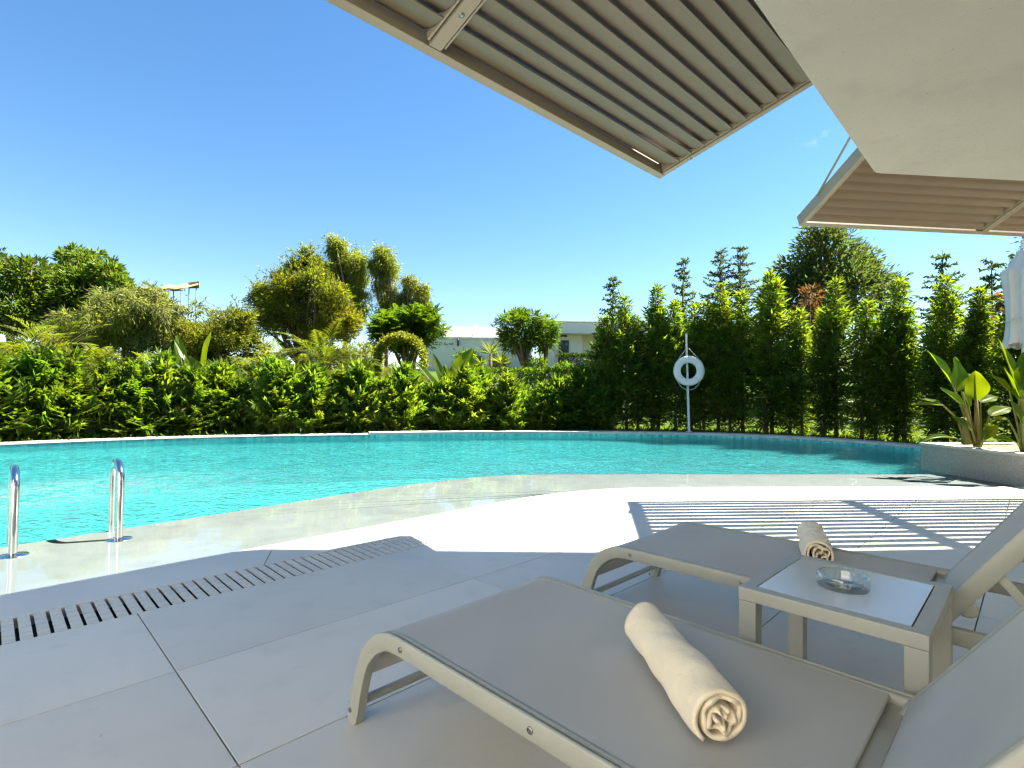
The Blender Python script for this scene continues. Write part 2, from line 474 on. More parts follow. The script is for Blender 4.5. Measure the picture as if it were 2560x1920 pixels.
# ------------------------------------------------------------------ site plan
eB = Vector((math.cos(R(45)), math.sin(R(45))))
eA = Vector((-eB.y, eB.x))
eC = Vector((math.cos(R(4.8)), math.sin(R(4.8))))
nC = Vector((-eC.y, eC.x))
P11 = Vector((-1.164, 1.914))
a0 = P11.dot(eA)
A_GI, A_GO, A_ED = a0 + .685, a0 + .985, a0 + 1.372           # grate inner, grate outer, deck edge (along eA)
C_GI = Vector((1.247, 5.07)).dot(nC); C_GO = C_GI + .302; C_ED = Vector((3.296, 5.985)).dot(nC)
def meet(a, c):  # point with eA-coordinate a and nC-coordinate c
    det = eA.x * nC.y - eA.y * nC.x
    return Vector(((a * nC.y - c * eA.y) / det, (eA.x * c - nC.x * a) / det))
def fillet(P, r, n=8):
    """smooth corner at P between the two facade directions"""
    p0, p2 = P - eB * r, P + eC * r
    return [p0 * (1 - t) ** 2 + P * 2 * t * (1 - t) + p2 * t ** 2 for t in [i / n for i in range(n + 1)]]
K_GI, K_GO, K_ED = meet(A_GI, C_GI), meet(A_GO, C_GO), meet(A_ED, C_ED)
edge_line = [K_ED - eB * 9.0] + fillet(K_ED, 1.05, 12) + [K_ED + eC * 9.0]
gro_line = [K_GO - eB * 9.0] + fillet(K_GO, .45, 8) + [K_GO + eC * 9.0]
LEDGE = [Vector(p) for p in ((-9.5, -3.9), (-3.252, 3.367), (-1.472, 5.515), (-.75, 6.22), (-.35, 6.52), (.036, 6.70), (.6, 6.80), (2.232, 6.95), (5.605, 7.23), (6.4, 7.30))]
FAR = [Vector(p) for p in ((9.2, 7.4), (8.6, 8.8), (8.32, 10.2), (7.95, 11.3), (7.2, 12.35), (6.2, 13.08), (4.7, 13.55), (2.0, 13.5), (-.7, 13.0), (-3.27, 12.15), (-6.46, 10.85), (-8.75, 8.95), (-10.9, 6.3), (-12.6, 2.5), (-13.4, -1.5))]
def smooth_line(pts, n=6):
    o = []
    for i in range(len(pts) - 1):
        p0, p1, p2, p3 = pts[max(i - 1, 0)], pts[i], pts[i + 1], pts[min(i + 2, len(pts) - 1)]
        for k in range(n):
            t = k / n
            o.append(.5 * ((2 * p1) + (p2 - p0) * t + (2 * p0 - 5 * p1 + 4 * p2 - p3) * t * t + (3 * p1 - p0 - 3 * p2 + p3) * t ** 3))
    return o + [pts[-1].copy()]
FAR_S = smooth_line(FAR, 6)
def outward(line, d):
    o = []
    for i, p in enumerate(line):
        t = (line[min(i + 1, len(line) - 1)] - line[max(i - 1, 0)]).normalized()
        o.append(p + Vector((t.y, -t.x)) * d)   # line runs right to left, outside is to its right
    return o

# ------------------------------------------------------------------ ground
cen = Vector((-.5, 3.0))
loop = outward(FAR_S, .42) + [Vector(p) for p in ((-12, -9), (-4, -12), (6, -12), (14, -9), (16, 0), (12.5, 5.0))]
def terrain(p, d):
    w = max(0., min(1., (p.y - 6) / 7.0))
    h = 0.02 + .06 * min(1, d / 2) + .75 * max(0, min(1, (d - 2) / 6)) + 1.4 * max(0, min(1, (d - 9.5) / 7)) + .8 * max(0, min(1, (d - 17) / 12))
    return .02 + (h - .02) * w
rows = []
for d in (-.12, .0, .5, 1, 2, 3.2, 4.5, 6, 8, 8.7, 9.5, 11, 13, 16.5, 20, 25, 30, 45, 80, 160, 400, 1200):
    row = []
    for p in loop + [loop[0]]:
        v = p - cen; q = cen + v * (1 + d / v.length)
        row.append(Vector((q.x, q.y, terrain(q, max(d, 0)))))
    rows.append(row)
mb = MB().grid(rows)
ground = mb.build('ground', M_lawn)
tag(ground, kind='structure')
mb = MB().grid([[r + Vector((0, 0, .006 + .01 * (i == 1))) for r in rr] for i, rr in enumerate(rows[1:5])])
tag(mb.build('flower_bed', M_earth), kind='structure')
def on_ground(p):
    v = p - cen
    best = 0
    # distance beyond the loop along the ray from the centre
    for i in range(len(loop)):
        a, b = loop[i], loop[(i + 1) % len(loop)]
        s = b - a
        den = v.x * s.y - v.y * s.x
        if abs(den) < 1e-9: continue
        t = ((a - cen).x * s.y - (a - cen).y * s.x) / den
        u = ((a - cen).x * v.y - (a - cen).y * v.x) / den
        if t > 0 and -1e-6 <= u <= 1 + 1e-6: best = t
    d = v.length * (1 - best) if best else 0
    return terrain(p, max(d, 0))
# pale garden path
prow = []
for d, dz in ((8.0, .05), (8.0, .09), (8.9, .10), (8.9, .05)):
    row = []
    for p in loop[4:-7]:
        v = p - cen; q = cen + v * (1 + d / v.length)
        row.append(Vector((q.x, q.y, terrain(q, d) + dz)))
    prow.append(row)
M_path = pbr('path_paving', (.52, .49, .42), (.45, .42, .36), 5, .8)
tag(MB().grid(prow).build('path', M_path), kind='structure')

# ------------------------------------------------------------------ pool basin, ledge, water
def resample(line, m):
    L = [0]
    for i in range(len(line) - 1): L.append(L[-1] + (line[i + 1] - line[i]).length)
    o = []
    for k in range(m):
        s = L[-1] * k / (m - 1)
        i = max(j for j in range(len(L)) if L[j] <= s + 1e-9)
        i = min(i, len(line) - 2)
        o.append(line[i].lerp(line[i + 1], (s - L[i]) / (L[i + 1] - L[i])))
    return o
led_out = resample(smooth_line(LEDGE, 4), 60)
basin_poly = led_out + [Vector((7.5, 7.35))] + FAR_S
mb = MB()
n = len(basin_poly)
ZF = -1.02
mb.add([(p.x, p.y, ZF) for p in basin_poly], [tuple(range(n))])
mb.add([(p.x, p.y, ZF) for p in basin_poly] + [(p.x, p.y, -.06 if i < len(led_out) + 1 else .035) for i, p in enumerate(basin_poly)],
       [(i, (i + 1) % n, n + (i + 1) % n, n + i) for i in range(n)])
basin = mb.build('pool_basin', M_mosaic, recalc=False)
tag(basin, kind='structure')
# ledge: shallow stone shelf between deck and deep water
led_in = resample(edge_line, 60)
led_rows = [[Vector((p.x, p.y, -.021)) for p in led_in], [Vector((p.x, p.y, -.0152)) for p in led_out], [Vector((p.x, p.y, -.09)) for p in led_out]]
led_out2 = [Vector((p.x, p.y)) for p in led_out]
ledge = MB().grid(led_rows).build('ledge', M_ledge)
tag(ledge, kind='structure')
mb = MB().grid([[Vector((p.x, p.y, -.014)) for p in led_in], [Vector((p.x, p.y, -.014)) for p in led_out]])
film = mb.build('shallow_water', M_film); tag(film, kind='structure')
wp = led_out2 + [Vector((7.5, 7.35))] + FAR_S
water = MB().add([(p.x, p.y, -.014) for p in wp], [tuple(range(len(wp)))]).build('water', M_water)
for ob in (film, water):
    if ob.data.polygons[0].normal.z < 0: ob.data.flip_normals()
tag(water, kind='structure')

# ------------------------------------------------------------------ deck
deck_poly_far = [p for p in edge_line]
deck_base = [Vector(p) for p in edge_line] + [Vector((9.5, -6)), Vector((-3.5, -9))]
mb = MB().prism([(p.x, p.y) for p in deck_base], -.30, -.048)
deck = mb.build('pool_deck', M_strip); tag(deck, kind='structure')
mb = MB()
def strip(mb, l1, l2, z):
    a, b = resample(l1, 60), resample(l2, 60)
    mb.grid([[Vector((p.x, p.y, z)) for p in a], [Vector((p.x, p.y, z)) for p in b]])
def clip(poly, n, c):
    """keep the part with p.n <= c"""
    o = []
    for i in range(len(poly)):
        p, q = poly[i], poly[(i + 1) % len(poly)]
        dp, dq = p.dot(n) - c, q.dot(n) - c
        if dp <= 0: o.append(p)
        if dp * dq < 0: o.append(p.lerp(q, dp / (dp - dq)))
    return o
G = .0022
TW, TL = .66, 1.40
s0 = P11.dot(eB) - .03
for i in range(-9, 2):
    for k in range(-3, 8):
        aa, ab = a0 + (i - 1) * TW + G, a0 + i * TW - G
        if i == 1: ab = A_GI - G
        sa, sb = s0 + k * TL + G, s0 + (k + 1) * TL - G
        q = [eB * sa + eA * aa, eB * sb + eA * aa, eB * sb + eA * ab, eB * sa + eA * ab]
        q = clip(q, nC, C_GI - G)
        q = clip(q, Vector((1, 0)), 8.6); q = clip(q, Vector((0, -1)), 3.2)
        if len(q) < 3: continue
        c = sum((p for p in q), Vector((0, 0))) / len(q)
        MB().prism([(p.x - c.x, p.y - c.y) for p in q], -.047, 0).build('tile', M_tile, deck, bevel=.0012, seg=1, loc=(c.x, c.y, 0), merge=False)
# narrow border tiles between grate and water
def border(l1, l2, cuts):
    A, B = resample(l1, 400), resample(l2, 400)
    for a, b in zip(cuts[:-1], cuts[1:]):
        idx = sorted(set([a] + list(range(a, b, 6)) + [b]))
        top = [A[j] for j in idx] + [B[j] for j in reversed(idx)]
        # shrink a little for the joint
        c = sum(top, Vector((0, 0))) / len(top)
        pl = [c + (p - c) * (1 - .003 / max(.05, (p - c).length)) for p in top]
        MB().prism([(p.x - c.x, p.y - c.y) for p in pl], -.047, 0).build('tile', M_strip, deck, loc=(c.x, c.y, 0), merge=False)
border(gro_line, edge_line, [0, 52, 92, 128, 146, 164, 182, 200, 240, 270, 304, 340, 399])
# overflow grates
ch = MB()
gl0, gl1 = K_GI - eB * 6.0, K_GI - eB * .26
ch.add([(*p, -.0475) for p in (gl0, gl1, gl1 + eA * .30, gl0 + eA * .30)], [(0, 1, 2, 3)])
gr0, gr1 = K_GI + eC * .25, K_GI + eC * 6.2
ch.add([(*p, -.0475) for p in (gr0, gr1, gr1 + nC * .302, gr0 + nC * .302)], [(0, 1, 2, 3)])
drain = ch.build('drain_channel', M_channel); tag(drain, kind='structure')
# one grate bar: shallow grooves run along the strip
bar = MB()
ys = [0, .024, .027, .078, .081, .146, .149, .214, .217, .268, .271, .296]
zz = [0, 0, -.004, -.004, 0, 0]
prof = []
for j, y in enumerate(ys):
    prof.append(y)
pv = []
for j in range(len(ys) - 1):
    if j % 2 == 0: bar.box(0, .0390, ys[j] + .0012, ys[j + 1] - .0012, -.0065, 0)
    else: bar.box(.012, .028, ys[j] - .0012, ys[j + 1] + .0012, -.0060, -.003)
bar_me = bar.mesh('grate_bar', merge=False)
bar_me.materials.append(M_grate)
ang_B, ang_C = R(45), R(4.8)
nl = int((gl1 - gl0).length / .0525)
for k in range(nl):
    if k < 18: continue
    p = gl0 + eB * (.0525 * k) + eA * .002
    link('grate_bar', bar_me, None, drain, (p.x, p.y, -.0005), (0, 0, ang_B))
nr = int((gr1 - gr0).length / .0525)
for k in range(nr):
    p = gr0 + eC * (.0525 * k) + nC * .003
    link('grate_bar', bar_me, None, drain, (p.x, p.y, -.0005), (0, 0, ang_C))
# infill paving where the two grates stop at the corner
pl = [gl1 + eB * .004, K_GI, gr0 - eC * .004, gr0 - eC * .004 + nC * .298] + [p for p in reversed(fillet(K_GO, .25, 4))][0:0] + [K_GO - eB * .0 - nC * .004, gl1 + eB * .004 + eA * .296]
c = sum(pl, Vector((0, 0))) / len(pl)
MB().prism([(p.x - c.x, p.y - c.y) for p in pl], -.047, -.0004).build('tile', M_tile, deck, loc=(c.x, c.y, 0), merge=False)

# ------------------------------------------------------------------ coping round the far side
i_step = min(range(len(FAR_S)), key=lambda i: (FAR_S[i] - Vector((-3.27, 12.15))).length)
cop = bpy.data.objects.new('coping', None); COL.objects.link(cop); tag(cop, kind='structure')
def ring_piece(idx, d0, d1, z0, z1, name, mat, shrink=.004):
    line = [FAR_S[i] for i in idx]
    A, B = outward(FAR_S, d0), outward(FAR_S, d1)
    a, b = [A[i] for i in idx], [B[i] for i in idx]
    t0 = (a[1] - a[0]).normalized() * shrink; t1 = (a[-1] - a[-2]).normalized() * shrink
    a[0] = a[0] + t0; b[0] = b[0] + t0; a[-1] = a[-1] - t1; b[-1] = b[-1] - t1
    poly = a + list(reversed(b))
    c = sum(poly, Vector((0, 0))) / len(poly)
    return MB().prism([(p.x - c.x, p.y - c.y) for p in poly], z0, z1).build(name, mat, cop, loc=(c.x, c.y, 0), merge=False)
i = 0
while i < i_step:
    j = min(i + 3, i_step)
    ring_piece(range(i, j + 1), -.05, .40, .036, .092, 'coping_stone', M_coping)
    i = j
i = i_step
while i < len(FAR_S) - 1:
    j = min(i + 3, len(FAR_S) - 1)
    ring_piece(range(i, j + 1), -.02, .045, .0355, .048, 'coping_stone', M_coping)
    ring_piece(range(i, j + 1), .20, .44, .012, .052, 'coping_stone', M_coping)
    i = j
# slatted overflow between the two left kerbs (too small to pick apart)
mb = MB()
Ls = resample([FAR_S[k] for k in range(i_step, len(FAR_S))], 420)
Lo0, Lo1 = outward(Ls, .05), outward(Ls, .195)
for k in range(0, 400):
    p, q = Lo0[k], Lo1[k]
    t = (Lo0[k + 1] - Lo0[k]) * .68
    mb.add([(*x, .040) for x in (p, p + t, q + t, q)] + [(*x, .02) for x in (p, p + t, q + t, q)], [(0, 1, 2, 3), (0, 4, 5, 1), (1, 5, 6, 2), (2, 6, 7, 3), (3, 7, 4, 0)])
tag(mb.build('overflow_slats', M_grate, cop, merge=False), kind='stuff')
mb = MB()
a, b = outward(FAR_S, -.03)[i_step:], outward(FAR_S, .45)[i_step:]
mb.grid([[Vector((p.x, p.y, .012)) for p in a], [Vector((p.x, p.y, .012)) for p in b]])
mb.build('overflow_channel', M_channel, cop)
mb = MB()
a, b, c2_ = outward(FAR_S, .0)[:i_step + 1], outward(FAR_S, .36)[:i_step + 1], None
mb.grid([[Vector((p.x, p.y, .034)) for p in a], [Vector((p.x, p.y, .034)) for p in b], [Vector((p.x, p.y, -.2)) for p in b]])
mb.build('coping_bed', M_coping, cop)

# ------------------------------------------------------------------ building overhead
bld = thing('villa', 'pale plastered villa whose flat slab hangs over the loungers', 'building', (0, 0, 0))
K_S = Vector((2.784, 4.019))
wall1 = [Vector((5.2, 2.6)), Vector((-9.0, -11.6))]
slab = [K_S + Vector((0, 0)), K_S + eC * 8.0, Vector((10.6, 2.0)), Vector((5.2, 2.6)), Vector((1.35, -1.25)), K_S - eB * 4.6]
slab[0:1] = [K_S - eB * .05, K_S + (eC - eB) * .012, K_S + eC * .05]
mb = MB().prism([(p.x, p.y) for p in slab], 2.75, 3.22)
mb.build('balcony_slab', M_plaster, bld, bevel=.012)
KU = Vector((2.36, 4.80))
up = [KU, Vector((11, 4.9)), Vector((11, 2.0)), Vector((5.2, 2.55)), Vector((2.5, -.15)), KU - eB * 3.3]
MB().prism([(p.x, p.y) for p in up], 5.85, 6.2).build('roof_slab', M_plaster, bld)
def wall(p, q, z0, z1, th=.25):
    d = (q - p).normalized(); n_ = Vector((d.y, -d.x)) * th
    return MB().prism([(*p,), (*q,), (*(q + n_),), (*(p + n_),)], z0, z1)
wall(Vector((1.35, -1.25)), Vector((5.2, 2.6)), -.012, 2.75).build('wall', M_white, bld)
wall(Vector((5.2, 2.6)), Vector((10.6, 2.0)), -.012, 2.75).build('wall', M_white, bld)
wall(Vector((2.5, -.1)), Vector((5.2, 2.6)), 3.22, 5.85).build('wall', M_white, bld)
wall(Vector((5.2, 2.6)), Vector((10.6, 2.0)), 3.22, 5.85).build('wall', M_white, bld)

# added, unseen sunlit block that bounces light onto the shaded terrace
MB().prism([(-1.17, -3.78), (-4.6, -.35), (-6.6, -2.35), (-3.17, -5.78)], -.012, 4.2).build('bounce_block', M_white, bld)
wall(Vector((-3.0, -5.61)), Vector((1.35, -1.25)), -.012, 2.75).build('wall', M_white, bld)

# ------------------------------------------------------------------ louvred awnings
def awning(label, origin, xdir, wdir, L, D, bars, beta, pitch=.112, bw=.135, y0=.10, rods=(), flip=False):
    x = Vector(xdir).normalized(); w = Vector(wdir); w = (w - x * w.dot(x)).normalized(); z = x.cross(w)
    mt = Matrix((x, w, z)).transposed().to_4x4(); mt.translation = origin
    t = thing('louvred_awning', label, 'awning', matrix=mt, group='louvred awnings fixed to the edge of the slab')
    H = .125
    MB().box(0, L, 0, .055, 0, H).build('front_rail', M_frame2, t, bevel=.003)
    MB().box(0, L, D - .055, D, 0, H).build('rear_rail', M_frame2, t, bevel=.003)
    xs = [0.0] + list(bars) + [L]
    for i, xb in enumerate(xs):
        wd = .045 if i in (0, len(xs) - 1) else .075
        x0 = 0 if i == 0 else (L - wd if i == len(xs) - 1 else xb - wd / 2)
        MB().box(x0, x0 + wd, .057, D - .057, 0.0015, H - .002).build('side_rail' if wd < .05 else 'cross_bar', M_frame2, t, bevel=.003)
        for sgn in (-1, 1):
            xx = x0 - .022 if sgn < 0 else x0 + wd + .010
            if 0 < xx < L - .02:
                MB().box(xx, xx + .012, .075, D - .075, .012, .05).build('flange', M_frame2, t)
        for yb in (.30, D - .25):
            bl = MB().lathe([(0, -.006), (.010, -.006), (.012, -.002), (.016, -.001), (.016, .002)], 14).build('bolt', M_bolt, t, smooth=True, loc=(x0 + wd / 2, yb, .001))
    # blade cross-section: shallow aerofoil, lower edge on the pool side
    sec = []
    N = 8
    for k in range(N + 1):
        u = k / N
        sec.append((u * bw, -.016 * math.sin(math.pi * u) - .0035))
    for k in range(N, -1, -1):
        u = k / N
        sec.append((u * bw, -.016 * math.sin(math.pi * u) + .0035 * (1 - .3 * u)))
    cb, sb_ = math.cos(beta), math.sin(beta)
    sec = [(p * cb - q * sb_, p * sb_ + q * cb) for p, q in sec]
    if flip: sec = [(bw * cb - p, q) for p, q in sec]      # lower lip towards the building
    ny = int((D - .06 - bw * cb - y0) / pitch) + 1
    for i in range(len(xs) - 1):
        xa = xs[i] + (.058 if i == 0 else .062); xb = xs[i + 1] - (.062 if i < len(xs) - 2 else .058)
        ln = xb - xa
        mb = MB(); m_ = len(sec)
        mb.add([(0, a, b) for a, b in sec] + [(ln, a, b) for a, b in sec],
               [tuple(range(m_)), tuple(range(2 * m_ - 1, m_ - 1, -1))] + [(k, m_ + k, m_ + (k + 1) % m_, (k + 1) % m_) for k in range(m_)])
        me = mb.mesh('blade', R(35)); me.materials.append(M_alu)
        for p_ in me.polygons: p_.use_smooth = True
        me.set_sharp_from_angle(angle=R(35))
        for j in range(ny):
            link('blade', me, None, t, (xa, y0 + j * pitch, .012))
    for (p0, p1) in rods:
        inv = mt.inverted()
        MB().tube([inv @ Vector(p0), inv @ Vector(p1)], .011, 10).build('tie_rod', M_frame2, t, smooth=True)
    return t
C1 = Vector((1.232, 4.42, 2.852))
awning('long louvred awning above the pool corner, its underside of eleven slanting blades', C1, (-2.146, -1.987, 0), (.841, -.842, .30), 4.70, 1.52, (2.33,), R(26), y0=.060, bw=.190, flip=True)
C2 = Vector((3.129, 5.717, 2.898)); uC = Vector((2.664, .266, 0)).normalized()
wC = Vector((.078, -.889, .36))
rodA = C2 + wC.normalized() * .33 + Vector((-.004, 0, .10))
rod_dir = Vector((.045, -.50, .41))
awning('smaller louvred awning at the right edge with a thin tie rod', C2 + uC * 6.6, -uC, wC, 6.6, 1.70, (2.2, 4.4), R(36), pitch=.118, y0=.07,
       rods=[(rodA, rodA + rod_dir * 2.9)])

# ------------------------------------------------------------------ loungers
FOOT = Vector((-.485, 1.624, 0))
def lounger_world(s, b, z): return FOOT + Vector((.7071 * s + .7071 * b, -.7071 * s + .7071 * b, z))
OUT = [(-.016, 0), (.000, .06), (.012, .112), (.028, .165), (.048, .213), (.064, .238), (.085, .262), (.110, .286), (.140, .306), (.174, .322), (.205, .330), (.245, .334), (.304, .335), (.60, .337), (.95, .339), (1.30, .340), (1.60, .338), (1.80, .334)]
def offset_path(path, d):
    o = []
    for i in range(len(path)):
        p, q = Vector(path[max(i - 1, 0)]), Vector(path[min(i + 1, len(path) - 1)])
        t = (q - p).normalized()
        o.append((path[i][0] + t.y * d, path[i][1] - t.x * d))
    return o
def sweep(mb, path, sec, b0, flip):
    """sec: list of (across, inward) ; path in (s, z)"""
    rows = []
    for (ac, q) in sec:
        pp = offset_path(path, q)
        rows.append([Vector((s, b0 + (-ac if flip else ac), z)) for s, z in pp])
    n = len(path); m_ = len(sec)
    vs = [rows[j][i] for i in range(n) for j in range(m_)]
    fs = [(i * m_ + j, i * m_ + (j + 1) % m_, (i + 1) * m_ + (j + 1) % m_, (i + 1) * m_ + j) for i in range(n - 1) for j in range(m_)]
    fs += [tuple(range(m_ - 1, -1, -1)), tuple((n - 1) * m_ + j for j in range(m_))]
    mb.add(vs, fs)
RAIL = [(0, .046), (0, .006), (.0015, .002), (.005, 0), (.009, .001), (.0115, .004), (.0125, .010), (.018, .010), (.019, .003), (.023, .001), (.030, .003), (.033, .008), (.033, .046), (.030, .050), (.003, .050)]
W = .686
BACK_S, BACK_Z, SL = 1.303, .338, R(55.3)
def lounger(label, s_off, b_off):
    o = lounger_world(s_off, b_off, 0)
    t = thing('sun_lounger', label, 'sun lounger', o, R(-45), 'sun loungers on the deck')
    for side in (0, 1):
        mb = MB(); sweep(mb, OUT, RAIL, 0 if side == 0 else W, side == 1)
        r = mb.build('side_rail', M_lounge, t, smooth=R(50))
        for (bs, bz) in ((.008, .036), (.272, .308), (.752, .312), (1.10, .313)):
            rot = (R(90), 0, 0) if side == 0 else (R(-90), 0, 0)
            MB().lathe([(0, .0035), (.003, .0035), (.0035, .001), (.0055, .001), (.006, .0028), (.0078, .002), (.0082, -.001)], 16).build('bolt', M_bolt, r, smooth=R(40), loc=(bs, -.0005 if side == 0 else W + .0005, bz), rot=rot)
        y0 = 0 if side == 0 else W - .033
        MB().box(-.018, .036, y0 + .001, y0 + .032, -.0005, .006).build('foot_cap', M_rubber, r, bevel=.002)
        # rear leg
        mb = MB(); sweep(mb, [(1.62, .290), (1.66, .15), (1.70, .0)], [(0, 0), (0, .042), (.03, .042), (.03, 0)], 0.002 if side == 0 else W - .002, side == 1)
        mb.build('rear_leg', M_lounge, t, bevel=.003)
    MB().tube([(.026, .034, .060), (.026, W - .034, .060)], .0135, 12).build('cross_bar', M_lounge, t, smooth=R(40))
    MB().box(1.246, 1.283, .0345, W - .0345, .288, .316).build('cross_bar', M_lounge, t, bevel=.003)
    MB().box(1.700, 1.735, .0345, W - .0345, .292, .318).build('cross_bar', M_lounge, t, bevel=.003)
    MB().tube([(1.676, .031, .10), (1.676, W - .031, .10)], .0135, 12).build('cross_bar', M_lounge, t, smooth=R(40))
    MB().box(1.2445, 1.2845, .30, .515, .3165, .3225).build('joint_plate', M_lounge, t, bevel=.001)
    # seat sling
    path = [(.060, .150), (.066, .180), (.078, .210)] + offset_path([p for p in OUT if .045 < p[0] < 1.22], .004) + [(1.252, .3375), (1.256, .333), (1.25, .327)]
    path = [p for p in path]
    rows = []
    NB = 13
    for i, (s, z) in enumerate(path):
        row = []
        for k in range(NB):
            u = k / (NB - 1)
            sag = .010 * math.sin(math.pi * u) * min(1, max(0, (s - .14) / .2)) * (1 if s < 1.2 else .4)
            row.append(Vector((s, .0145 + u * (W - .029), z - sag)))
        rows.append(row)
    sl = MB().grid(rows).build('seat_sling', M_sling, t, smooth=True)
    so = sl.modifiers.new('thick', 'SOLIDIFY'); so.thickness = .002; so.offset = -1
    sb2 = sl.modifiers.new('sub', 'SUBSURF'); sb2.levels = 1; sb2.render_levels = 1
    # backrest
    cs, sn = math.cos(SL), math.sin(SL)
    def bk(l, d): return (BACK_S + cs * l - sn * d, BACK_Z + sn * l + cs * d)
    bpath = [bk(-.035, .012), bk(.0, .012), bk(.20, .012), bk(.40, .012), bk(.58, .012), bk(.66, .006), bk(.70, -.012), bk(.72, -.038)]
    for side in (0, 1):
        mb = MB(); sweep(mb, bpath, RAIL, .036 if side == 0 else W - .036, side == 1)
        mb.build('backrest_rail', M_lounge, t, smooth=R(50))
        y = .052 if side == 0 else W - .052
        p0, p1 = bk(.22, -.035), (1.60, .318)
        m_ = MB(); sweep(m_, [p0, ((p0[0] + p1[0]) / 2, (p0[1] + p1[1]) / 2), p1], [(0, -.012), (0, .012), (.012, .012), (.012, -.012)], y, side == 1)
        m_.build('prop_strut', M_lounge, t, bevel=.002)
        MB().lathe([(0, -.010), (.022, -.010), (.026, -.006), (.026, .006), (.022, .010), (0, .010)], 20).build('pivot', M_lounge, t, smooth=R(40), loc=(*[bk(.09, -.040)[0]], y, bk(.09, -.040)[1]), rot=(R(90), 0, 0))
    rows = []
    for l in [-.015, -.012, 0, .04, .12, .2, .3, .4, .5, .58, .65, .69, .715]:
        d = .010 if l < .6 else .010 - (l - .6) ** 2 * 3.4
        if l == -.015: d = .002
        row = []
        for k in range(NB):
            u = k / (NB - 1)
            s, z = bk(l, d - .012 * math.sin(math.pi * u) * min(1, max(0, l / .15)))
            row.append(Vector((s, .051 + u * (W - .102), z)))
        rows.append(row)
    sl = MB().grid(rows).build('backrest_sling', M_sling, t, smooth=True)
    so = sl.modifiers.new('thick', 'SOLIDIFY'); so.thickness = .002; so.offset = -1
    sb2 = sl.modifiers.new('sub', 'SUBSURF'); sb2.levels = 1; sb2.render_levels = 1
    p = bk(.705, -.03)
    MB().tube([(p[0], .069, p[1]), (p[0], W - .069, p[1])], .014, 12).build('cross_bar', M_lounge, t, smooth=R(40))
    return t
lounger('nearest grey sling sun lounger, cream towel lying across its seat, cropped at the bottom', 0, 0)
lounger('farther grey sling sun lounger behind the side table, backrest raised at the right edge', -.042, 1.20)

# ------------------------------------------------------------------ side table
tb0, tb1, ts0, ts1, TZ = .712, 1.178, .891, 1.318, .468
tbl = thing('side_table', 'low taupe metal side table with frosted glass top between the loungers', 'table', lounger_world((ts0 + ts1) / 2, (tb0 + tb1) / 2, 0), R(-45))
hx, hy = (ts1 - ts0) / 2, (tb1 - tb0) / 2
iw = .036
MB().box(-hx, hx, -hy, -hy + iw, TZ - .036, TZ).build('top_rail', M_table, tbl, bevel=.0025)
MB().box(-hx, hx, hy - iw, hy, TZ - .036, TZ).build('top_rail', M_table, tbl, bevel=.0025)
MB().box(-hx, -hx + iw, -hy + iw + .0006, hy - iw - .0006, TZ - .036, TZ - .0003).build('top_rail', M_table, tbl, bevel=.0025)
MB().box(hx - iw, hx, -hy + iw + .0006, hy - iw - .0006, TZ - .036, TZ - .0003).build('top_rail', M_table, tbl, bevel=.0025)
MB().box(-hx + iw + .003, hx - iw - .003, -hy + iw + .003, hy - iw - .003, TZ - .010, TZ - .001).build('glass_top', M_glasstop, tbl, bevel=.001)
MB().box(-hx + iw, hx - iw, -hy + iw, hy - iw, TZ - .020, TZ - .014).build('under_tray', M_rubber, tbl)
for sx in (-1, 1):
    for sy in (-1, 1):
        x0 = -hx + .0008 if sx < 0 else hx - .0478; y0 = -hy + .0008 if sy < 0 else hy - .0478
        MB().box(x0, x0 + .047, y0, y0 + .047, .004, TZ - .0365).build('leg', M_table, tbl, bevel=.0025)
        MB().box(x0 + .004, x0 + .043, y0 + .004, y0 + .043, 0, .0045).build('foot_cap', M_rubber, tbl)
# ashtray
ash_p = lounger_world(1.098, .932, TZ - .001)
prof = [(0, .006), (.046, .006), (.050, .010), (.052, .030), (.055, .0345), (.060, .036), (.0645, .034), (.0655, .026), (.0655, .004), (.063, .0), (0, .0)]
mb = MB()
seg = 72
vs_, fs_ = [], []
nP = len(prof)
for k in range(seg):
    a = 2 * math.pi * k / seg
    notch = max(0, 1 - (min(abs((a - c0 + math.pi) % (2 * math.pi) - math.pi) for c0 in (.3, 2.4, 4.5)) / .12) ** 2)
    for (r_, z_) in prof:
        dz = -.010 * notch if z_ > .025 else 0
        vs_.append((r_ * math.cos(a), r_ * math.sin(a), z_ + dz))
for k in range(seg):
    for i in range(nP - 1):
        fs_.append((k * nP + i, ((k + 1) % seg) * nP + i, ((k + 1) % seg) * nP + i + 1, k * nP + i + 1))
ash = MB().add(vs_, fs_).build('ashtray', M_glass, smooth=R(50), loc=ash_p)
tag(ash, 'round clear glass ashtray standing on the side table', 'ashtray')

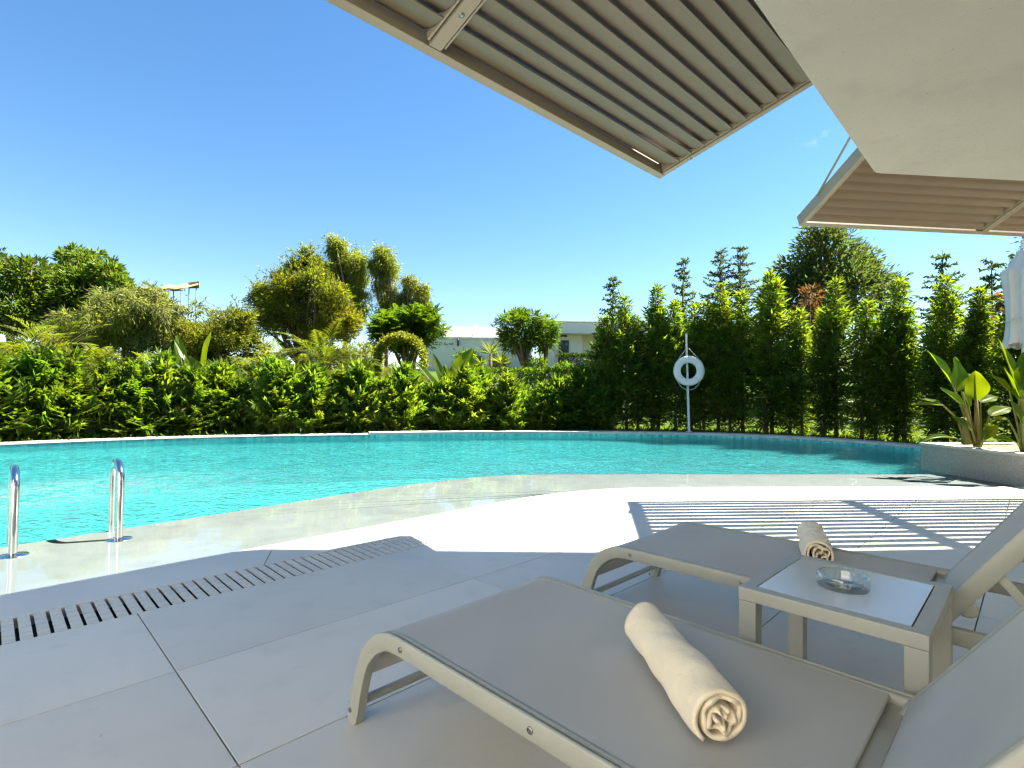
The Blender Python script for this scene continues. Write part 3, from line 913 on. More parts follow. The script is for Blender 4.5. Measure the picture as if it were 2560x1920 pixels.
# ------------------------------------------------------------------ rolled towels
def towel(label, p_far, p_near, rad, seed, group='rolled towels on the loungers'):
    rng = np.random.default_rng(seed)
    ax = (p_near - p_far); ln = ax.length; ax.normalize()
    side = Vector((0, 0, 1)).cross(ax).normalized(); up_ = Vector((0, 0, 1))
    mt = Matrix((side, up_, ax)).transposed().to_4x4(); mt.translation = p_far
    t = thing('rolled_towel', label, 'towel', matrix=mt, group=group)
    turns, th = 3.6, .0085
    NA, NZ = 150, 44
    ph = rng.uniform(0, 6.28, 8)
    outer, inner = [], []
    for j in range(NZ + 1):
        z = ln * j / NZ
        ro, ri = [], []
        for i in range(NA + 1):
            q = i / NA                       # 0 = centre, 1 = outer end
            a = -math.pi * .72 + (q - 1) * turns * 2 * math.pi
            r = rad * (.16 + .84 * q) - th * .5
            inn = (1 - q)
            r *= 1 + inn * .42 * math.sin(3 * a * .9 + ph[0] + 2.2 * math.sin(a + ph[1])) * min(1, inn * 2.2)
            # soft dents along the roll
            e = .030 * math.sin(2 * a + 9 * z / ln + ph[2]) + .022 * math.sin(3 * a - 16 * z / ln + ph[3]) + .018 * math.sin(a * 4 + 25 * z / ln + ph[4])
            e += .05 * math.exp(-((z / ln - .42) / .07) ** 2) * math.sin(a + ph[5])
            taper = 1.0 - .05 * math.cos(math.pi * 2 * (z / ln - .2))
            zz = z + (.010 * inn * math.sin(5 * a + ph[6]) * (1 if j in (0, NZ) else 0))
            cx, cy_ = math.cos(a), math.sin(a)
            def pt(rr):
                x, y = rr * cx, rr * cy_
                if q > .94:                  # loose end lies out flat along the sling
                    x -= (q - .94) * .9 * rad
                fl = -rad * .90
                if y < fl: y = fl + (y - fl) * .25
                return Vector((x, y + rad * .93, zz))
            k = taper * (1 + e)
            ro.append(pt((r + th * .5) * k)); ri.append(pt((r - th * .5) * k))
        outer.append(ro); inner.append(ri)
    mb = MB(); mb.grid(outer); mb.grid([list(r) for r in inner])
    n1, n2 = NA + 1, (NZ + 1) * (NA + 1)
    fs = []
    for i in range(NA):
        fs.append((i, i + 1, n2 + i + 1, n2 + i))
        o_ = NZ * n1
        fs.append((o_ + i, o_ + i + 1, n2 + o_ + i + 1, n2 + o_ + i))
    for j in range(NZ):
        fs.append((j * n1 + NA, (j + 1) * n1 + NA, n2 + (j + 1) * n1 + NA, n2 + j * n1 + NA))
        fs.append((j * n1, (j + 1) * n1, n2 + (j + 1) * n1, n2 + j * n1))
    mb.f += fs
    mb.build('cloth', M_towel, t, smooth=True, merge=False)
    return t
towel('cream rolled towel with its spiral end facing us, on the nearest lounger', lounger_world(.735, .475, .332), lounger_world(1.062, .208, .332), .0590, 3)
towel('cream rolled towel on the farther lounger, half hidden by the side table', lounger_world(.755, 1.895, .330), lounger_world(.885, 1.525, .330), .060, 8)

# ------------------------------------------------------------------ pool ladder
lad_c = Vector((-2.844, 3.405))
ld = (Vector((-2.662, 3.594)) - Vector((-3.026, 3.216))).normalized(); lo = Vector((-ld.y, ld.x))
lad = thing('pool_ladder', 'polished steel pool ladder with two looped handrails at the pool edge', 'ladder', (lad_c.x, lad_c.y, -.017), math.atan2(ld.y, ld.x))
for sx in (-1, 1):
    x = sx * .262
    path = [(x, 0, -.01), (x, 0, .40)]
    for k in range(1, 13):
        a = math.pi * k / 13
        path.append((x, .14 - .14 * math.cos(a), .40 + .115 * math.sin(a)))
    path += [(x, .28, .40), (x, .285, 0), (x, .29, -.75)]
    r = MB().tube(path, .0215, 18).build('handrail', M_steel, lad, smooth=R(50))
    MB().lathe([(0, .016), (.030, .016), (.040, .014), (.074, .006), (.078, 0)], 32).build('base_flange', M_steel, r, smooth=R(40), loc=(x, 0, -.002))
    MB().tube([(x, 0, .055), (x, 0, .061)], .0222, 18).build('collar', M_steel, r, smooth=R(50))
for k in range(3):
    MB().box(-.24, .24, .262, .338, -.26 - .22 * k, -.235 - .22 * k).build('step', M_steel, lad, bevel=.004)

# ------------------------------------------------------------------ life ring on its post
pb = Vector((4.736, 14.0, .092))
post = thing('ring_post', 'slim white post behind the coping that carries the life ring', 'post', pb)
lean = Vector((-.036, 0, 1)).normalized()
MB().tube([Vector((0, 0, 0)), lean * 2.62], [.036, .026], 14).build('pole', M_post, post, smooth=R(50))
MB().lathe([(0, .02), (.05, .02), (.07, .008), (.07, 0)], 20).build('base_plate', M_post, post, smooth=R(40))
MB().tube([lean * 1.90 + Vector((0, -.02, 0)), lean * 1.90 + Vector((0, -.13, 0)), lean * 1.93 + Vector((0, -.16, 0))], .010, 8).build('hook', M_steel, post, smooth=True)
rc = pb + lean * 1.615 + Vector((.0, -.10, 0))
ring = thing('life_ring', 'white life ring with looped grab rope hung on the slim post', 'life ring', rc)
prof = []
for k in range(20):
    a = 2 * math.pi * k / 20
    prof.append((.305 + .095 * math.copysign(abs(math.cos(a)) ** .7, math.cos(a)), .055 * math.copysign(abs(math.sin(a)) ** .7, math.sin(a))))
MB().lathe(prof, 56, Matrix.Rotation(R(90), 4, 'X'), closed=True).build('ring_body', M_ring, ring, smooth=True)
def arc(r_, a0_, a1_, n_=14, bulge=0.):
    return [Vector(((r_ + bulge * math.sin(math.pi * k / n_)) * math.cos(a0_ + (a1_ - a0_) * k / n_), -.03, (r_ + bulge * math.sin(math.pi * k / n_)) * math.sin(a0_ + (a1_ - a0_) * k / n_))) for k in range(n_ + 1)]
for a_ in (45, 135, 225, 315):
    mb = MB()
    c_ = Vector((math.cos(R(a_)) * .305, 0, math.sin(R(a_)) * .305))
    pts = []
    for k in range(20):
        b_ = 2 * math.pi * k / 20
        pts.append(Vector((math.cos(R(a_)) * (.305 + .099 * math.cos(b_)), .060 * math.sin(b_), math.sin(R(a_)) * (.305 + .099 * math.cos(b_)))))
    mb.tube(pts, .006, 6, closed=True).build('strap', M_rope, ring, smooth=True)
for a_, bl in ((0, 0.), (90, .16), (180, 0.0), (270, .10)):
    pts = arc(.405, R(a_ - 45), R(a_ + 45), 16, bl)
    if a_ == 90:
        pts = [Vector((.286, -.03, .286)), Vector((.02, .04, .60)), Vector((-.05, .04, .60)), Vector((-.286, -.03, .286))]
    MB().tube(pts, .008, 6).build('grab_rope', M_rope, ring, smooth=True)

# ------------------------------------------------------------------ planter with paddle-leaved plants
PT = .385
pp = [Vector((6.04, 7.76)), Vector((6.10, 6.30)), Vector((6.16, 5.2)), Vector((9.6, 5.4)), Vector((9.6, 8.1))]
pl_t = thing('planter', 'long raised planter faced in grey pebble render at the pool edge', 'planter', (7.8, 6.8, -.05))
def sub(v): return [(p.x - 7.8, p.y - 6.8) for p in v]
def inset(poly, d):
    c = sum(poly, Vector((0, 0))) / len(poly)
    return [c + (p - c) * (1 - d / (p - c).length) for p in poly]
mb = MB(); o_, i_ = sub(pp), sub(inset(pp, .22)); n = len(pp)
mb.add([(*p, 0) for p in o_] + [(*p, PT + .05 - .035) for p in o_], [(k, (k + 1) % n, n + (k + 1) % n, n + k) for k in range(n)])
mb.build('planter_wall', M_planter, pl_t, bevel=.02)
o2 = sub(inset(pp, -.025))
mb = MB()
mb.add([(*p, PT + .015) for p in o2] + [(*p, PT + .05) for p in o2] + [(*p, PT + .05) for p in i_] + [(*p, PT - .03) for p in i_],
       [(k, (k + 1) % n, n + (k + 1) % n, n + k) for k in range(n)] + [(n + k, n + (k + 1) % n, 2 * n + (k + 1) % n, 2 * n + k) for k in range(n)] +
       [(2 * n + k, 2 * n + (k + 1) % n, 3 * n + (k + 1) % n, 3 * n + k) for k in range(n)] + [(k, n - 0 + 0 + k - n + 0, k, k) for k in range(0)])
mb.build('planter_rim', M_rim, pl_t, bevel=.008)
rng = np.random.default_rng(5)
mb = MB()
NX = 30
rows = []
x0_, x1_, y0_, y1_ = -1.68, 1.6, -1.42, 1.1
for j in range(NX + 1):
    rows.append([Vector((x0_ + (x1_ - x0_) * i / NX, y0_ + (y1_ - y0_) * j / NX, PT + .015 + .03 * rng.random())) for i in range(NX + 1)])
mb.grid(rows).build('soil', M_soil, pl_t, smooth=True)

def paddle_leaf(parent, base, p0, p1, width, face, fold=.25, droop=.1, name='leaf', seed=0, wave=.06, petiole=.012, mat=None):
    """petiole from base to p0, blade from p0 to p1; face = approximate blade normal"""
    rg = random.Random(seed)
    base, p0, p1 = Vector(base), Vector(p0), Vector(p1)
    ax = p1 - p0; L = ax.length; ax.normalize()
    face = Vector(face); face = (face - ax * face.dot(ax)).normalized()
    sd = ax.cross(face)
    N, K = 14, 4
    rows = []
    ph = rg.uniform(0, 6)
    for i in range(N + 1):
        t = i / N
        w_ = width * .5 * (math.sin(math.pi * min(1, t * .96 + .02) ** .78)) ** .8 * (1.0 if t < .55 else 1 - .15 * (t - .55))
        if i == N: w_ = .002
        c_ = p0 + ax * (L * t) + face * (-droop * L * (t ** 2) + droop * L * t * .6)
        row = []
        for k in range(-K, K + 1):
            u = k / K
            off = abs(u) * w_ * fold + wave * width * .5 * math.sin(t * 11 + ph + (2 if k > 0 else 0)) * u * u
            row.append(c_ + sd * (u * w_ * (1 - .5 * fold * fold)) + face * off)
        rows.append(row)
    o = MB().grid(rows).build(name, mat or L_paddle, parent, smooth=True, merge=False)
    mid = (base + p0) / 2 + Vector((0, 0, .05 * (p0 - base).length)) if abs((p0 - base).normalized().z) < .9 else (base + p0) / 2
    pts = [base.lerp(mid, .0), base.lerp(mid, .6), mid, mid.lerp(p0, .6), p0]
    for k in range(1, 8):
        t = k / 8
        pts.append(p0 + ax * (L * t) + face * (-droop * L * (t ** 2) + droop * L * t * .6 - .003))
    rr = [petiole * 1.25, petiole * 1.1, petiole, petiole * .9, petiole * .75] + [petiole * .6 * (1 - k / 9) + .001 for k in range(1, 8)]
    MB().tube(pts, rr, 8).build('stalk', M_stalk, o, smooth=True)
    return o
def plant_from_photo(label, cx, cy, Y, leaves, stems, group=None, cat='plant', name='paddle_leaf_plant', sc=.2773, ox=2260, oy=800):
    """leaf outlines were read off an enlarged view; each leaf gets its own depth dz in metres"""
    def pt(q, dy):
        d = ray(ox + q[0] * sc, oy + q[1] * sc)
        return Vector((0, 0, 1)) + d * ((Y + dy) / d.y)
    root = pt((cx, cy), 0)
    t = thing(name, label, cat, root, group=group)
    for k, (b_, p0, p1, w_, dy0, dy1, face, fold, droop) in enumerate(leaves):
        paddle_leaf(t, pt(b_, 0) - root, pt(p0, dy0) - root, pt(p1, dy1) - root, w_ * sc * Y / FPX, face, fold, droop, seed=k)
    for (b_, p1, r0, r1) in stems:
        A, B = pt(b_, 0) - root, pt(p1, 0) - root
        MB().tube([A, A.lerp(B, .5) + Vector((.005, .01, 0)), B], [r0, (r0 + r1) / 2, r1], 12).build('stem', M_stalk, t, smooth=True)
    return t
plant_from_photo('young banana-like plant with glowing paddle leaves in the raised planter', 668, 1142, 7.0, [
    ((640, 1120), (440, 590), (222, 275), 190, .15, .30, (.5, -.8, .3), .35, .05),
    ((650, 1120), (470, 640), (475, 330), 215, .25, .35, (.3, -.9, .2), .3, .12),
    ((650, 1120), (545, 610), (590, 480), 150, .32, .42, (-.4, -.8, .2), .3, .1),
    ((668, 1142), (648, 720), (640, 458), 195, -.10, -.12, (-.25, -.95, .1), .28, .0),
    ((650, 1130), (545, 790), (328, 608), 150, -.15, -.05, (.35, -.7, .6), .3, .05),
    ((640, 1120), (520, 640), (600, 780), 110, .12, .0, (.3, -.9, .4), .3, .1),
    ((610, 1050), (350, 770), (70, 752), 75, -.05, .15, (.1, -.45, .9), .35, .12),
    ((610, 1050), (345, 765), (150, 705), 95, .05, .25, (.2, -.6, .8), .3, .1),
    ((640, 1120), (612, 1000), (440, 866), 120, -.20, -.25, (.3, -.7, .6), .25, .12),
    ((690, 1120), (770, 860), (968, 775), 120, -.10, .0, (-.2, -.6, .8), .25, .12),
    ((690, 1120), (690, 740), (835, 680), 120, .15, .25, (-.2, -.6, .8), .25, .1),
    ((690, 1140), (735, 1060), (845, 945), 85, -.10, -.10, (-.5, -.8, .2), .3, .05),
    ((680, 1140), (715, 1080), (740, 985), 80, -.15, -.15, (.0, -1, .1), .3, .05),
    ((520, 1100), (430, 1060), (140, 1070), 75, -.15, -.20, (.0, -.45, .9), .4, .35),
], [((665, 1145), (652, 720), .042, .018), ((570, 1120), (530, 880), .060, .035), ((560, 1120), (490, 920), .02, .012), ((640, 1140), (540, 780), .018, .012)])
plant_from_photo('tall paddle-leaved plant in the planter cropped by the right photo edge', 1085, 1195, 6.55, [
    ((1085, 1190), (1040, 700), (862, 165), 230, .10, .35, (.55, -.8, .2), .30, .04),
    ((1085, 1190), (1090, 640), (1090, 280), 190, .0, .1, (-.3, -.9, .1), .25, .05),
    ((1085, 1190), (950, 640), (780, 485), 150, .10, .25, (.3, -.6, .7), .3, .1),
    ((1085, 1190), (1035, 720), (905, 420), 120, -.1, .0, (.6, -.7, .2), .4, .05),
    ((1085, 1190), (1070, 720), (950, 620), 120, -.12, -.10, (.2, -.9, .3), .3, .05),
    ((1070, 1180), (1075, 930), (970, 730), 115, -.15, -.15, (.3, -.9, .2), .25, .05),
    ((1070, 1180), (940, 900), (785, 885), 75, -.1, .0, (.1, -.5, .8), .3, .2),
    ((1060, 1180), (1020, 1110), (815, 1048), 110, -.15, -.25, (.1, -.5, .8), .25, .2),
    ((1085, 1190), (1180, 800), (1330, 600), 190, .0, .2, (-.4, -.8, .3), .25, .1),
], [((1080, 1195), (1062, 700), .030, .016), ((1060, 1185), (1050, 940), .014, .010)])

# ------------------------------------------------------------------ foliage generators
def unit(v): return v / np.maximum(1e-9, np.linalg.norm(v, axis=-1, keepdims=True))
def leaves(P, D, L, w, rng, W_=None, tipdrop=0.):
    """diamond leaves: base P, direction D, length L, width w"""
    D = unit(D)
    if W_ is None:
        W_ = unit(np.cross(D, unit(rng.normal(size=D.shape))))
    L = np.asarray(L).reshape(-1, 1); w = np.asarray(w).reshape(-1, 1)
    mid = P + D * L * .45
    tip = P + D * L - np.array([0, 0, 1.]) * (tipdrop * L)
    return np.stack([P, mid + W_ * w * .5, tip, mid - W_ * w * .5], axis=1)
def conifer_mesh(H, Rr, seed, nwh, z0=.12, leaf=.15, lw=.034, leader=.25, nb=(5, 8), step=.055, prof=.65, up=.35, low=.18, bot=.65):
    rng = np.random.default_rng(seed)
    Qs, wood = [], MB()
    lean_ = rng.normal(size=2) * .03 * H
    def axis(z): return np.array([lean_[0] * (z / H) ** 2, lean_[1] * (z / H) ** 2, z])
    wood.tube([Vector(axis(z)) for z in np.linspace(0, H, 7)], [.010 + .011 * H * (1 - t) for t in np.linspace(0, 1, 7)], 6)
    for i in range(nwh):
        t = (i + rng.random() * .6) / nwh
        z = z0 + (H - z0) * t
        r = Rr * ((1 - t) ** prof) * (.8 + .3 * rng.random()) + .05
        if t < low: r *= bot + (1 - bot) * t / low
        if t > 1 - leader: r = max(.06, r * .9)
        n_ = rng.integers(nb[0], nb[1])
        if t > 1 - leader * .6: n_ = 4
        a_off = rng.random() * 6.28
        for b in range(n_):
            a = a_off + 6.2832 * b / n_ + rng.normal() * .25
            rl = r * (.65 + .5 * rng.random())
            el = up * (.2 + t) + rng.normal() * .18
            d0 = np.array([math.cos(a) * math.cos(el), math.sin(a) * math.cos(el), math.sin(el)])
            m_ = max(2, int(rl / step))
            u = (np.arange(m_) + .5) / m_
            base = axis(z) + d0 * (rl * u)[:, None] + np.array([0, 0, 1.]) * (.10 * rl * u ** 2 - .05 * rl * u)[:, None]
            if rl > .18:
                wood.tube([Vector(axis(z)), Vector(base[m_ // 2]), Vector(base[-1])], [.006, .004, .002], 3, caps=False)
            roll = rng.normal() * .75
            s_ = np.cross(d0, [0, 0, 1.]); s_ /= np.linalg.norm(s_); nrm = np.cross(s_, d0)
            s_, nrm = s_ * math.cos(roll) + nrm * math.sin(roll), nrm * math.cos(roll) - s_ * math.sin(roll)
            for sg in (-1, 1):
                D = d0[None] * .65 + sg * s_[None] * .85 + rng.normal(size=(m_, 3)) * .16
                LL = leaf * (.55 + .6 * rng.random(m_)) * (1.15 - .55 * u)
                Qs.append(leaves(base, D, LL, lw * (.7 + .6 * rng.random(m_)), rng, unit(np.cross(unit(D), np.tile(nrm, (m_, 1)))), .12))
            Qs.append(leaves(base[-1:], d0[None], leaf * .9, lw, rng))
    # leader tip
    k = 8
    P = np.array([axis(H - .12 + .12 * j / k) for j in range(k)])
    D = rng.normal(size=(k, 3)) * .5 + [0, 0, 1.]
    Qs.append(leaves(P, D, np.full(k, leaf * .7), lw, rng))
    return quad_mesh('foliage', np.concatenate(Qs)), wood.mesh('trunk', True, merge=False, recalc=False)
def palm_mesh(seed, nf=14, L=1.1, leaflet=.34, lw=.03, rise=(.3, 1.3)):
    rng = np.random.default_rng(seed)
    Qs, wood = [], MB()
    for f in range(nf):
        a = 6.2832 * f / nf * 1.0 + rng.normal() * .3
        el = rng.uniform(*rise)
        l = L * (.7 + .4 * rng.random())
        m_ = 26
        u = np.linspace(.12, 1, m_)
        el_u = el - 1.15 * u ** 1.6 * (1.1 - .3 * el)
        seg = l / m_
        pts = [np.zeros(3)]
        dirs = []
        for q in el_u:
            d = np.array([math.cos(a) * math.cos(q), math.sin(a) * math.cos(q), math.sin(q)])
            dirs.append(d); pts.append(pts[-1] + d * seg * 1.12)
        pts = np.array(pts[1:]); dirs = np.array(dirs)
        wood.tube([Vector((0, 0, 0))] + [Vector(p) for p in pts[::5]], [.012] + [.009 - .0015 * k for k in range(len(pts[::5]))], 4, caps=False)
        s_ = np.cross(dirs, [0, 0, 1.]); s_ = unit(s_); nr = np.cross(s_, dirs)
        for sg in (-1, 1):
            D = dirs * .75 + sg * s_ * .8 + nr * .35 + rng.normal(size=(m_, 3)) * .06
            LL = leaflet * np.sin(np.pi * np.clip(u * .85 + .12, 0, 1)) * (.85 + .3 * rng.random(m_))
            Qs.append(leaves(pts, D, LL, np.full(m_, lw), rng, unit(np.cross(unit(D), nr)), .25))
    return quad_mesh('foliage', np.concatenate(Qs)), wood.mesh('stalks', True, merge=False, recalc=False)
def crown_quads(blobs, rng, clumps=60, per=26, leaf=.16, lw=.06, spread=.28, out=.8, droop=0., shell=(.62, 1.02)):
    Qs = []
    for (c, r) in blobs:
        c = np.array(c); r = np.array(r) if np.ndim(r) else np.array([r, r, r])
        n_ = max(4, int(clumps * float(np.mean(r)) ** 1.6))
        d = unit(rng.normal(size=(n_, 3)))
        rad = rng.uniform(shell[0], shell[1], size=(n_, 1))
        pc = c + d * r * rad
        k = per
        off = rng.normal(size=(n_, k, 3)) * spread * min(1., float(np.mean(r)) ** .5)
        P = (pc[:, None, :] + off * .6).reshape(-1, 3)
        D = (d[:, None, :] * out + off * 1.2 / max(.05, spread) * .5 + rng.normal(size=(n_, k, 3)) * .45).reshape(-1, 3)
        D[:, 2] -= droop
        m_ = len(P)
        Qs.append(leaves(P, D, leaf * (.6 + .8 * rng.random(m_)), lw * (.7 + .6 * rng.random(m_)), rng))
    return np.concatenate(Qs)
def strands(P0, L, rng, leaf=.09, lw=.02, step=.05, sway=.25, vdir=(0, 0, -1)):
    Qs = []
    for p, l in zip(P0, L):
        m_ = max(2, int(l / step))
        u = np.arange(m_) * step
        ph = rng.random() * 6
        sw = rng.normal(size=3) * sway; sw[2] = 0
        base = p + np.array(vdir)[None] * u[:, None] + sw[None] * (u ** .7)[:, None] * .5
        D = np.array(vdir)[None] + rng.normal(size=(m_, 3)) * .5
        Qs.append(leaves(base, D, leaf * (.6 + .8 * rng.random(m_)), np.full(m_, lw), rng))
    return np.concatenate(Qs)
def limbs(base, targets, r0, seed, bend=.25):
    rg = random.Random(seed); mb = MB()
    base = Vector(base)
    fork = base + Vector((0, 0, max(.2, min(t[2] for t in targets) * .45)))
    mb.tube([base, base.lerp(fork, .5) + Vector((rg.uniform(-.05, .05), 0, 0)), fork], [r0, r0 * .85, r0 * .75], 9)
    for t in targets:
        t = Vector(t)
        md = fork.lerp(t, .5) + Vector((rg.uniform(-1, 1), rg.uniform(-1, 1), rg.uniform(0, 1))) * bend * (t - fork).length * .4
        mb.tube([fork, md, t], [r0 * .55, r0 * .38, r0 * .14], 7)
    return mb
def plant(name, label, cat, loc, parts, rz=0., sc=1., group=None):
    t = thing(name, label, cat, loc, rz, group)
    t.scale = (sc, sc, sc)
    for nm, me, mat in parts: link(nm, me, mat, t)
    return t
class _Ord:
    O = ['first', 'second', 'third', 'fourth', 'fifth', 'sixth', 'seventh', 'eighth', 'ninth', 'tenth', 'eleventh', 'twelfth', 'thirteenth', 'fourteenth', 'fifteenth', 'sixteenth', 'seventeenth', 'eighteenth', 'nineteenth']
    D = {20: 'twent', 30: 'thirt', 40: 'fort', 50: 'fift'}
    def __getitem__(s, i):
        n = i + 1
        if n < 20: return s.O[n - 1]
        t = s.D[n // 10 * 10]
        return t + 'ieth' if n % 10 == 0 else t + 'y-' + s.O[n % 10 - 1]
ORD = _Ord()

# ------------------------------------------------------------------ tall hedge on the right
tall = [conifer_mesh(4.15, .84, 100 + k, 38, z0=.22, leaf=.27, lw=.050, leader=.30, nb=(5, 8), step=.058, prof=.62, up=.7, low=.34, bot=.22) for k in range(7)]
low = [conifer_mesh(1.75, .72, 200 + k, 22, z0=.03, leaf=.27, lw=.06, leader=.16, nb=(6, 10), step=.05, prof=.45, up=.9) for k in range(6)]
rg = random.Random(11)
hl = outward(FAR_S, .95)
pos_r = resample([p for p in hl if p.x > 1.95][:], 40)
# walk the tall hedge from the life ring both ways
line = list(reversed([p for p in hl if p.x > 2.35 and p.y > 7.0]))      # left to right
tot = sum((line[i + 1] - line[i]).length for i in range(len(line) - 1))
nT = int(tot / .345)
spots = resample(line, nT)
ring_x = 4.74
left_i = [i for i, p in enumerate(spots) if p.x * 14.0 / p.y < ring_x]
kk = len(left_i)
for i, p in enumerate(spots):
    if i < kk: lab = '%s tall hedge conifer to the left of the life ring post' % ORD[kk - 1 - i]
    else: lab = '%s tall hedge conifer to the right of the life ring post' % ORD[i - kk]
    f, w_ = tall[(i * 3) % 7]
    sc = rg.uniform(.76, .98) * (1.0 if i > 1 else .88)
    if i in (6, 13): sc *= 1.08
    if i > 18: sc *= .92
    q = p + Vector((rg.uniform(-.10, .10), rg.uniform(-.05, .30)))
    plant('hedge_conifer', lab, 'conifer', (q.x, q.y, on_ground(q) - .02), [('trunk', w_, M_bark), ('foliage', f, L_hedge)], rg.uniform(0, 6.28), sc, 'tall conifers of the right hedge')
# ------------------------------------------------------------------ low hedge on the left
line = list(reversed([p for p in outward(FAR_S, .80) if p.x <= 2.5 and p.y > 5.5]))
tot = sum((line[i + 1] - line[i]).length for i in range(len(line) - 1))
nL = int(tot / .50)
for i, p in enumerate(resample(line, nL)):
    f, w_ = low[i % 6]
    q = p + Vector((rg.uniform(-.12, .12), rg.uniform(-.05, .25)))
    edge = 'counted from the left photo edge'
    plant('hedge_shrub', "%s shrub of the left hedge's front row, counting from the tall hedge" % ORD[nL - 1 - i], 'shrub', (q.x, q.y, on_ground(q) - .02),
          [('trunk', w_, M_bark), ('foliage', f, L_hedge2)], rg.uniform(0, 6.28), rg.uniform(.62, .98), 'feathery shrubs of the low left hedge')
line2 = list(reversed([p for p in outward(FAR_S, 1.55) if p.x <= 2.4 and p.y > 5.5]))
nL2 = nL - 3
for i, p in enumerate(resample(line2, nL2)):
    f, w_ = low[(i * 5 + 2) % 6]
    q = p + Vector((rg.uniform(-.15, .15), rg.uniform(-.1, .3)))
    plant('hedge_shrub', "%s shrub of the left hedge's back row, counting from the tall hedge" % ORD[nL2 - 1 - i], 'shrub', (q.x, q.y, on_ground(q) - .02),
          [('trunk', w_, M_bark), ('foliage', f, L_hedge2)], rg.uniform(0, 6.28), rg.uniform(.58, .92), 'feathery shrubs of the low left hedge')

# low ground cover at the foot of both hedges
rng = np.random.default_rng(77)
gc = resample([p for p in outward(FAR_S, .5) if p.y > 6.0], 500)
gd = resample([p for p in outward(FAR_S, 2.3) if p.y > 6.0], 500)
P = []
for k in range(16000):
    i = int(rng.integers(0, 500)); t = rng.random() ** 1.3
    p = gc[i].lerp(gd[i], t)
    P.append((p.x + rng.normal() * .04, p.y + rng.normal() * .04, .03 + .04 * t))
P = np.array(P)
D = rng.normal(size=P.shape) * [1, 1, .5] + [0, 0, .7]
me = quad_mesh('ground_cover', leaves(P, D, rng.uniform(.06, .20, len(P)), rng.uniform(.025, .055, len(P)), rng))
o = link('ground_cover', me, L_hedge2); tag(o, 'low leafy ground cover along the foot of the hedges', 'ground cover', kind='stuff')
# ------------------------------------------------------------------ palms among the low hedge
palms = [palm_mesh(40 + k) for k in range(3)]
PL = [(30, 800, 11.0, 1.25, 'yellow-green palm at the far left edge of the photo'), (115, 780, 12.0, 1.15, 'yellow-green palm in front of the round dark pine'),
      (600, 800, 14.6, .9, 'small palm at the foot of the olive-toned tree'), (700, 790, 14.4, 1.2, 'bright yellow palm with tall fronds in front of the feathery trees'),
      (760, 800, 15.0, .9, 'smaller yellow palm beside the clipped arch'), (215, 815, 12.6, .95, 'low palm under the weeping shrub'),
      (75, 815, 11.4, 1.0, 'low palm between the two tall palms at the far left'), (330, 815, 13.2, .8, 'small palm left of the clump with the upright pointed leaf'),
      (540, 815, 13.9, .75, 'small palm right of the clump with the upright pointed leaf'), (655, 815, 14.0, .8, 'low palm between the olive-toned tree and the bright yellow palm'), (845, 820, 14.2, .6, 'little palm under the clipped arch')]
for k, (x, y, Y, sc, lab) in enumerate(PL):
    p = at(x, y, Y)
    f, w_ = palms[k % 3]
    zg = on_ground(p.xy)
    t = plant('palm', lab, 'palm', (p.x, p.y, p.z), [('foliage', f, L_palm), ('stalks', w_, M_stalk)], k * 1.3, sc, 'palms behind the low hedge')
    h = (p.z - zg + .05) / sc
    MB().tube([(0, 0, -h), (.02, 0, -h * .5), (0, 0, .05)], [.05, .045, .03], 8).build('trunk', M_bark, t, smooth=True)
# ------------------------------------------------------------------ paddle-leaf clumps in the low hedge
def strelitzia(label, Y, leaves_px):
    b = at(*leaves_px[0][0], Y)
    zg = on_ground(b.xy)
    root = Vector((b.x, b.y, zg))
    t = thing('paddle_leaf_plant', label, 'plant', root, group='paddle-leaved plants in the low hedge')
    for k, (bb, p0, p1, w_, dy0, dy1, face) in enumerate(leaves_px):
        paddle_leaf(t, Vector((.02 * k - .05, 0, 0)), at(*p0, Y + dy0) - root, at(*p1, Y + dy1) - root, w_ * 1.157 * Y / FPX, face, .3, .06, seed=k + 30, petiole=.02)
strelitzia('paddle-leaved clump in the left hedge with one upright pointed leaf', 12.6, [
    ((430, 860), (395, 800), (383, 722), 26, 0, .1, (.5, -.8, .1)), ((430, 860), (418, 808), (375, 730), 14, -.1, 0, (.7, -.6, .1)),
    ((430, 860), (440, 800), (455, 712), 30, .1, .1, (-.6, -.8, 0)), ((430, 860), (440, 820), (398, 765), 30, -.1, -.1, (.4, -.8, .3)),
    ((430, 860), (460, 830), (500, 795), 22, -.1, 0, (-.3, -.6, .6)), ((430, 860), (380, 830), (350, 770), 22, 0, 0, (.3, -.8, .3)), ((430, 860), (465, 835), (520, 838), 18, -.1, -.1, (0, -.5, .8))])
strelitzia('paddle-leaved clump with broad dark leaves in front of the white wall', 13.9, [
    ((975, 880), (960, 835), (935, 762), 20, 0, .1, (.5, -.8, .1)), ((975, 880), (978, 830), (1020, 752), 44, -.1, 0, (-.2, -.95, .1)),
    ((975, 880), (970, 838), (960, 788), 30, -.2, -.2, (.2, -.9, .2)), ((975, 880), (1010, 850), (1025, 790), 42, .1, .1, (-.3, -.9, .2)),
    ((975, 880), (950, 850), (898, 780), 24, .1, .1, (.6, -.6, .5)), ((975, 880), (985, 860), (1000, 800), 26, .2, .2, (-.3, -.9, .2))])
strelitzia('single broad bright leaf plant at the far left photo edge', 11.0, [
    ((20, 900), (50, 765), (-30, 748), 40, 0, 0, (0, -.6, .8)), ((20, 900), (20, 800), (-20, 730), 30, .1, .1, (.3, -.8, .3))])

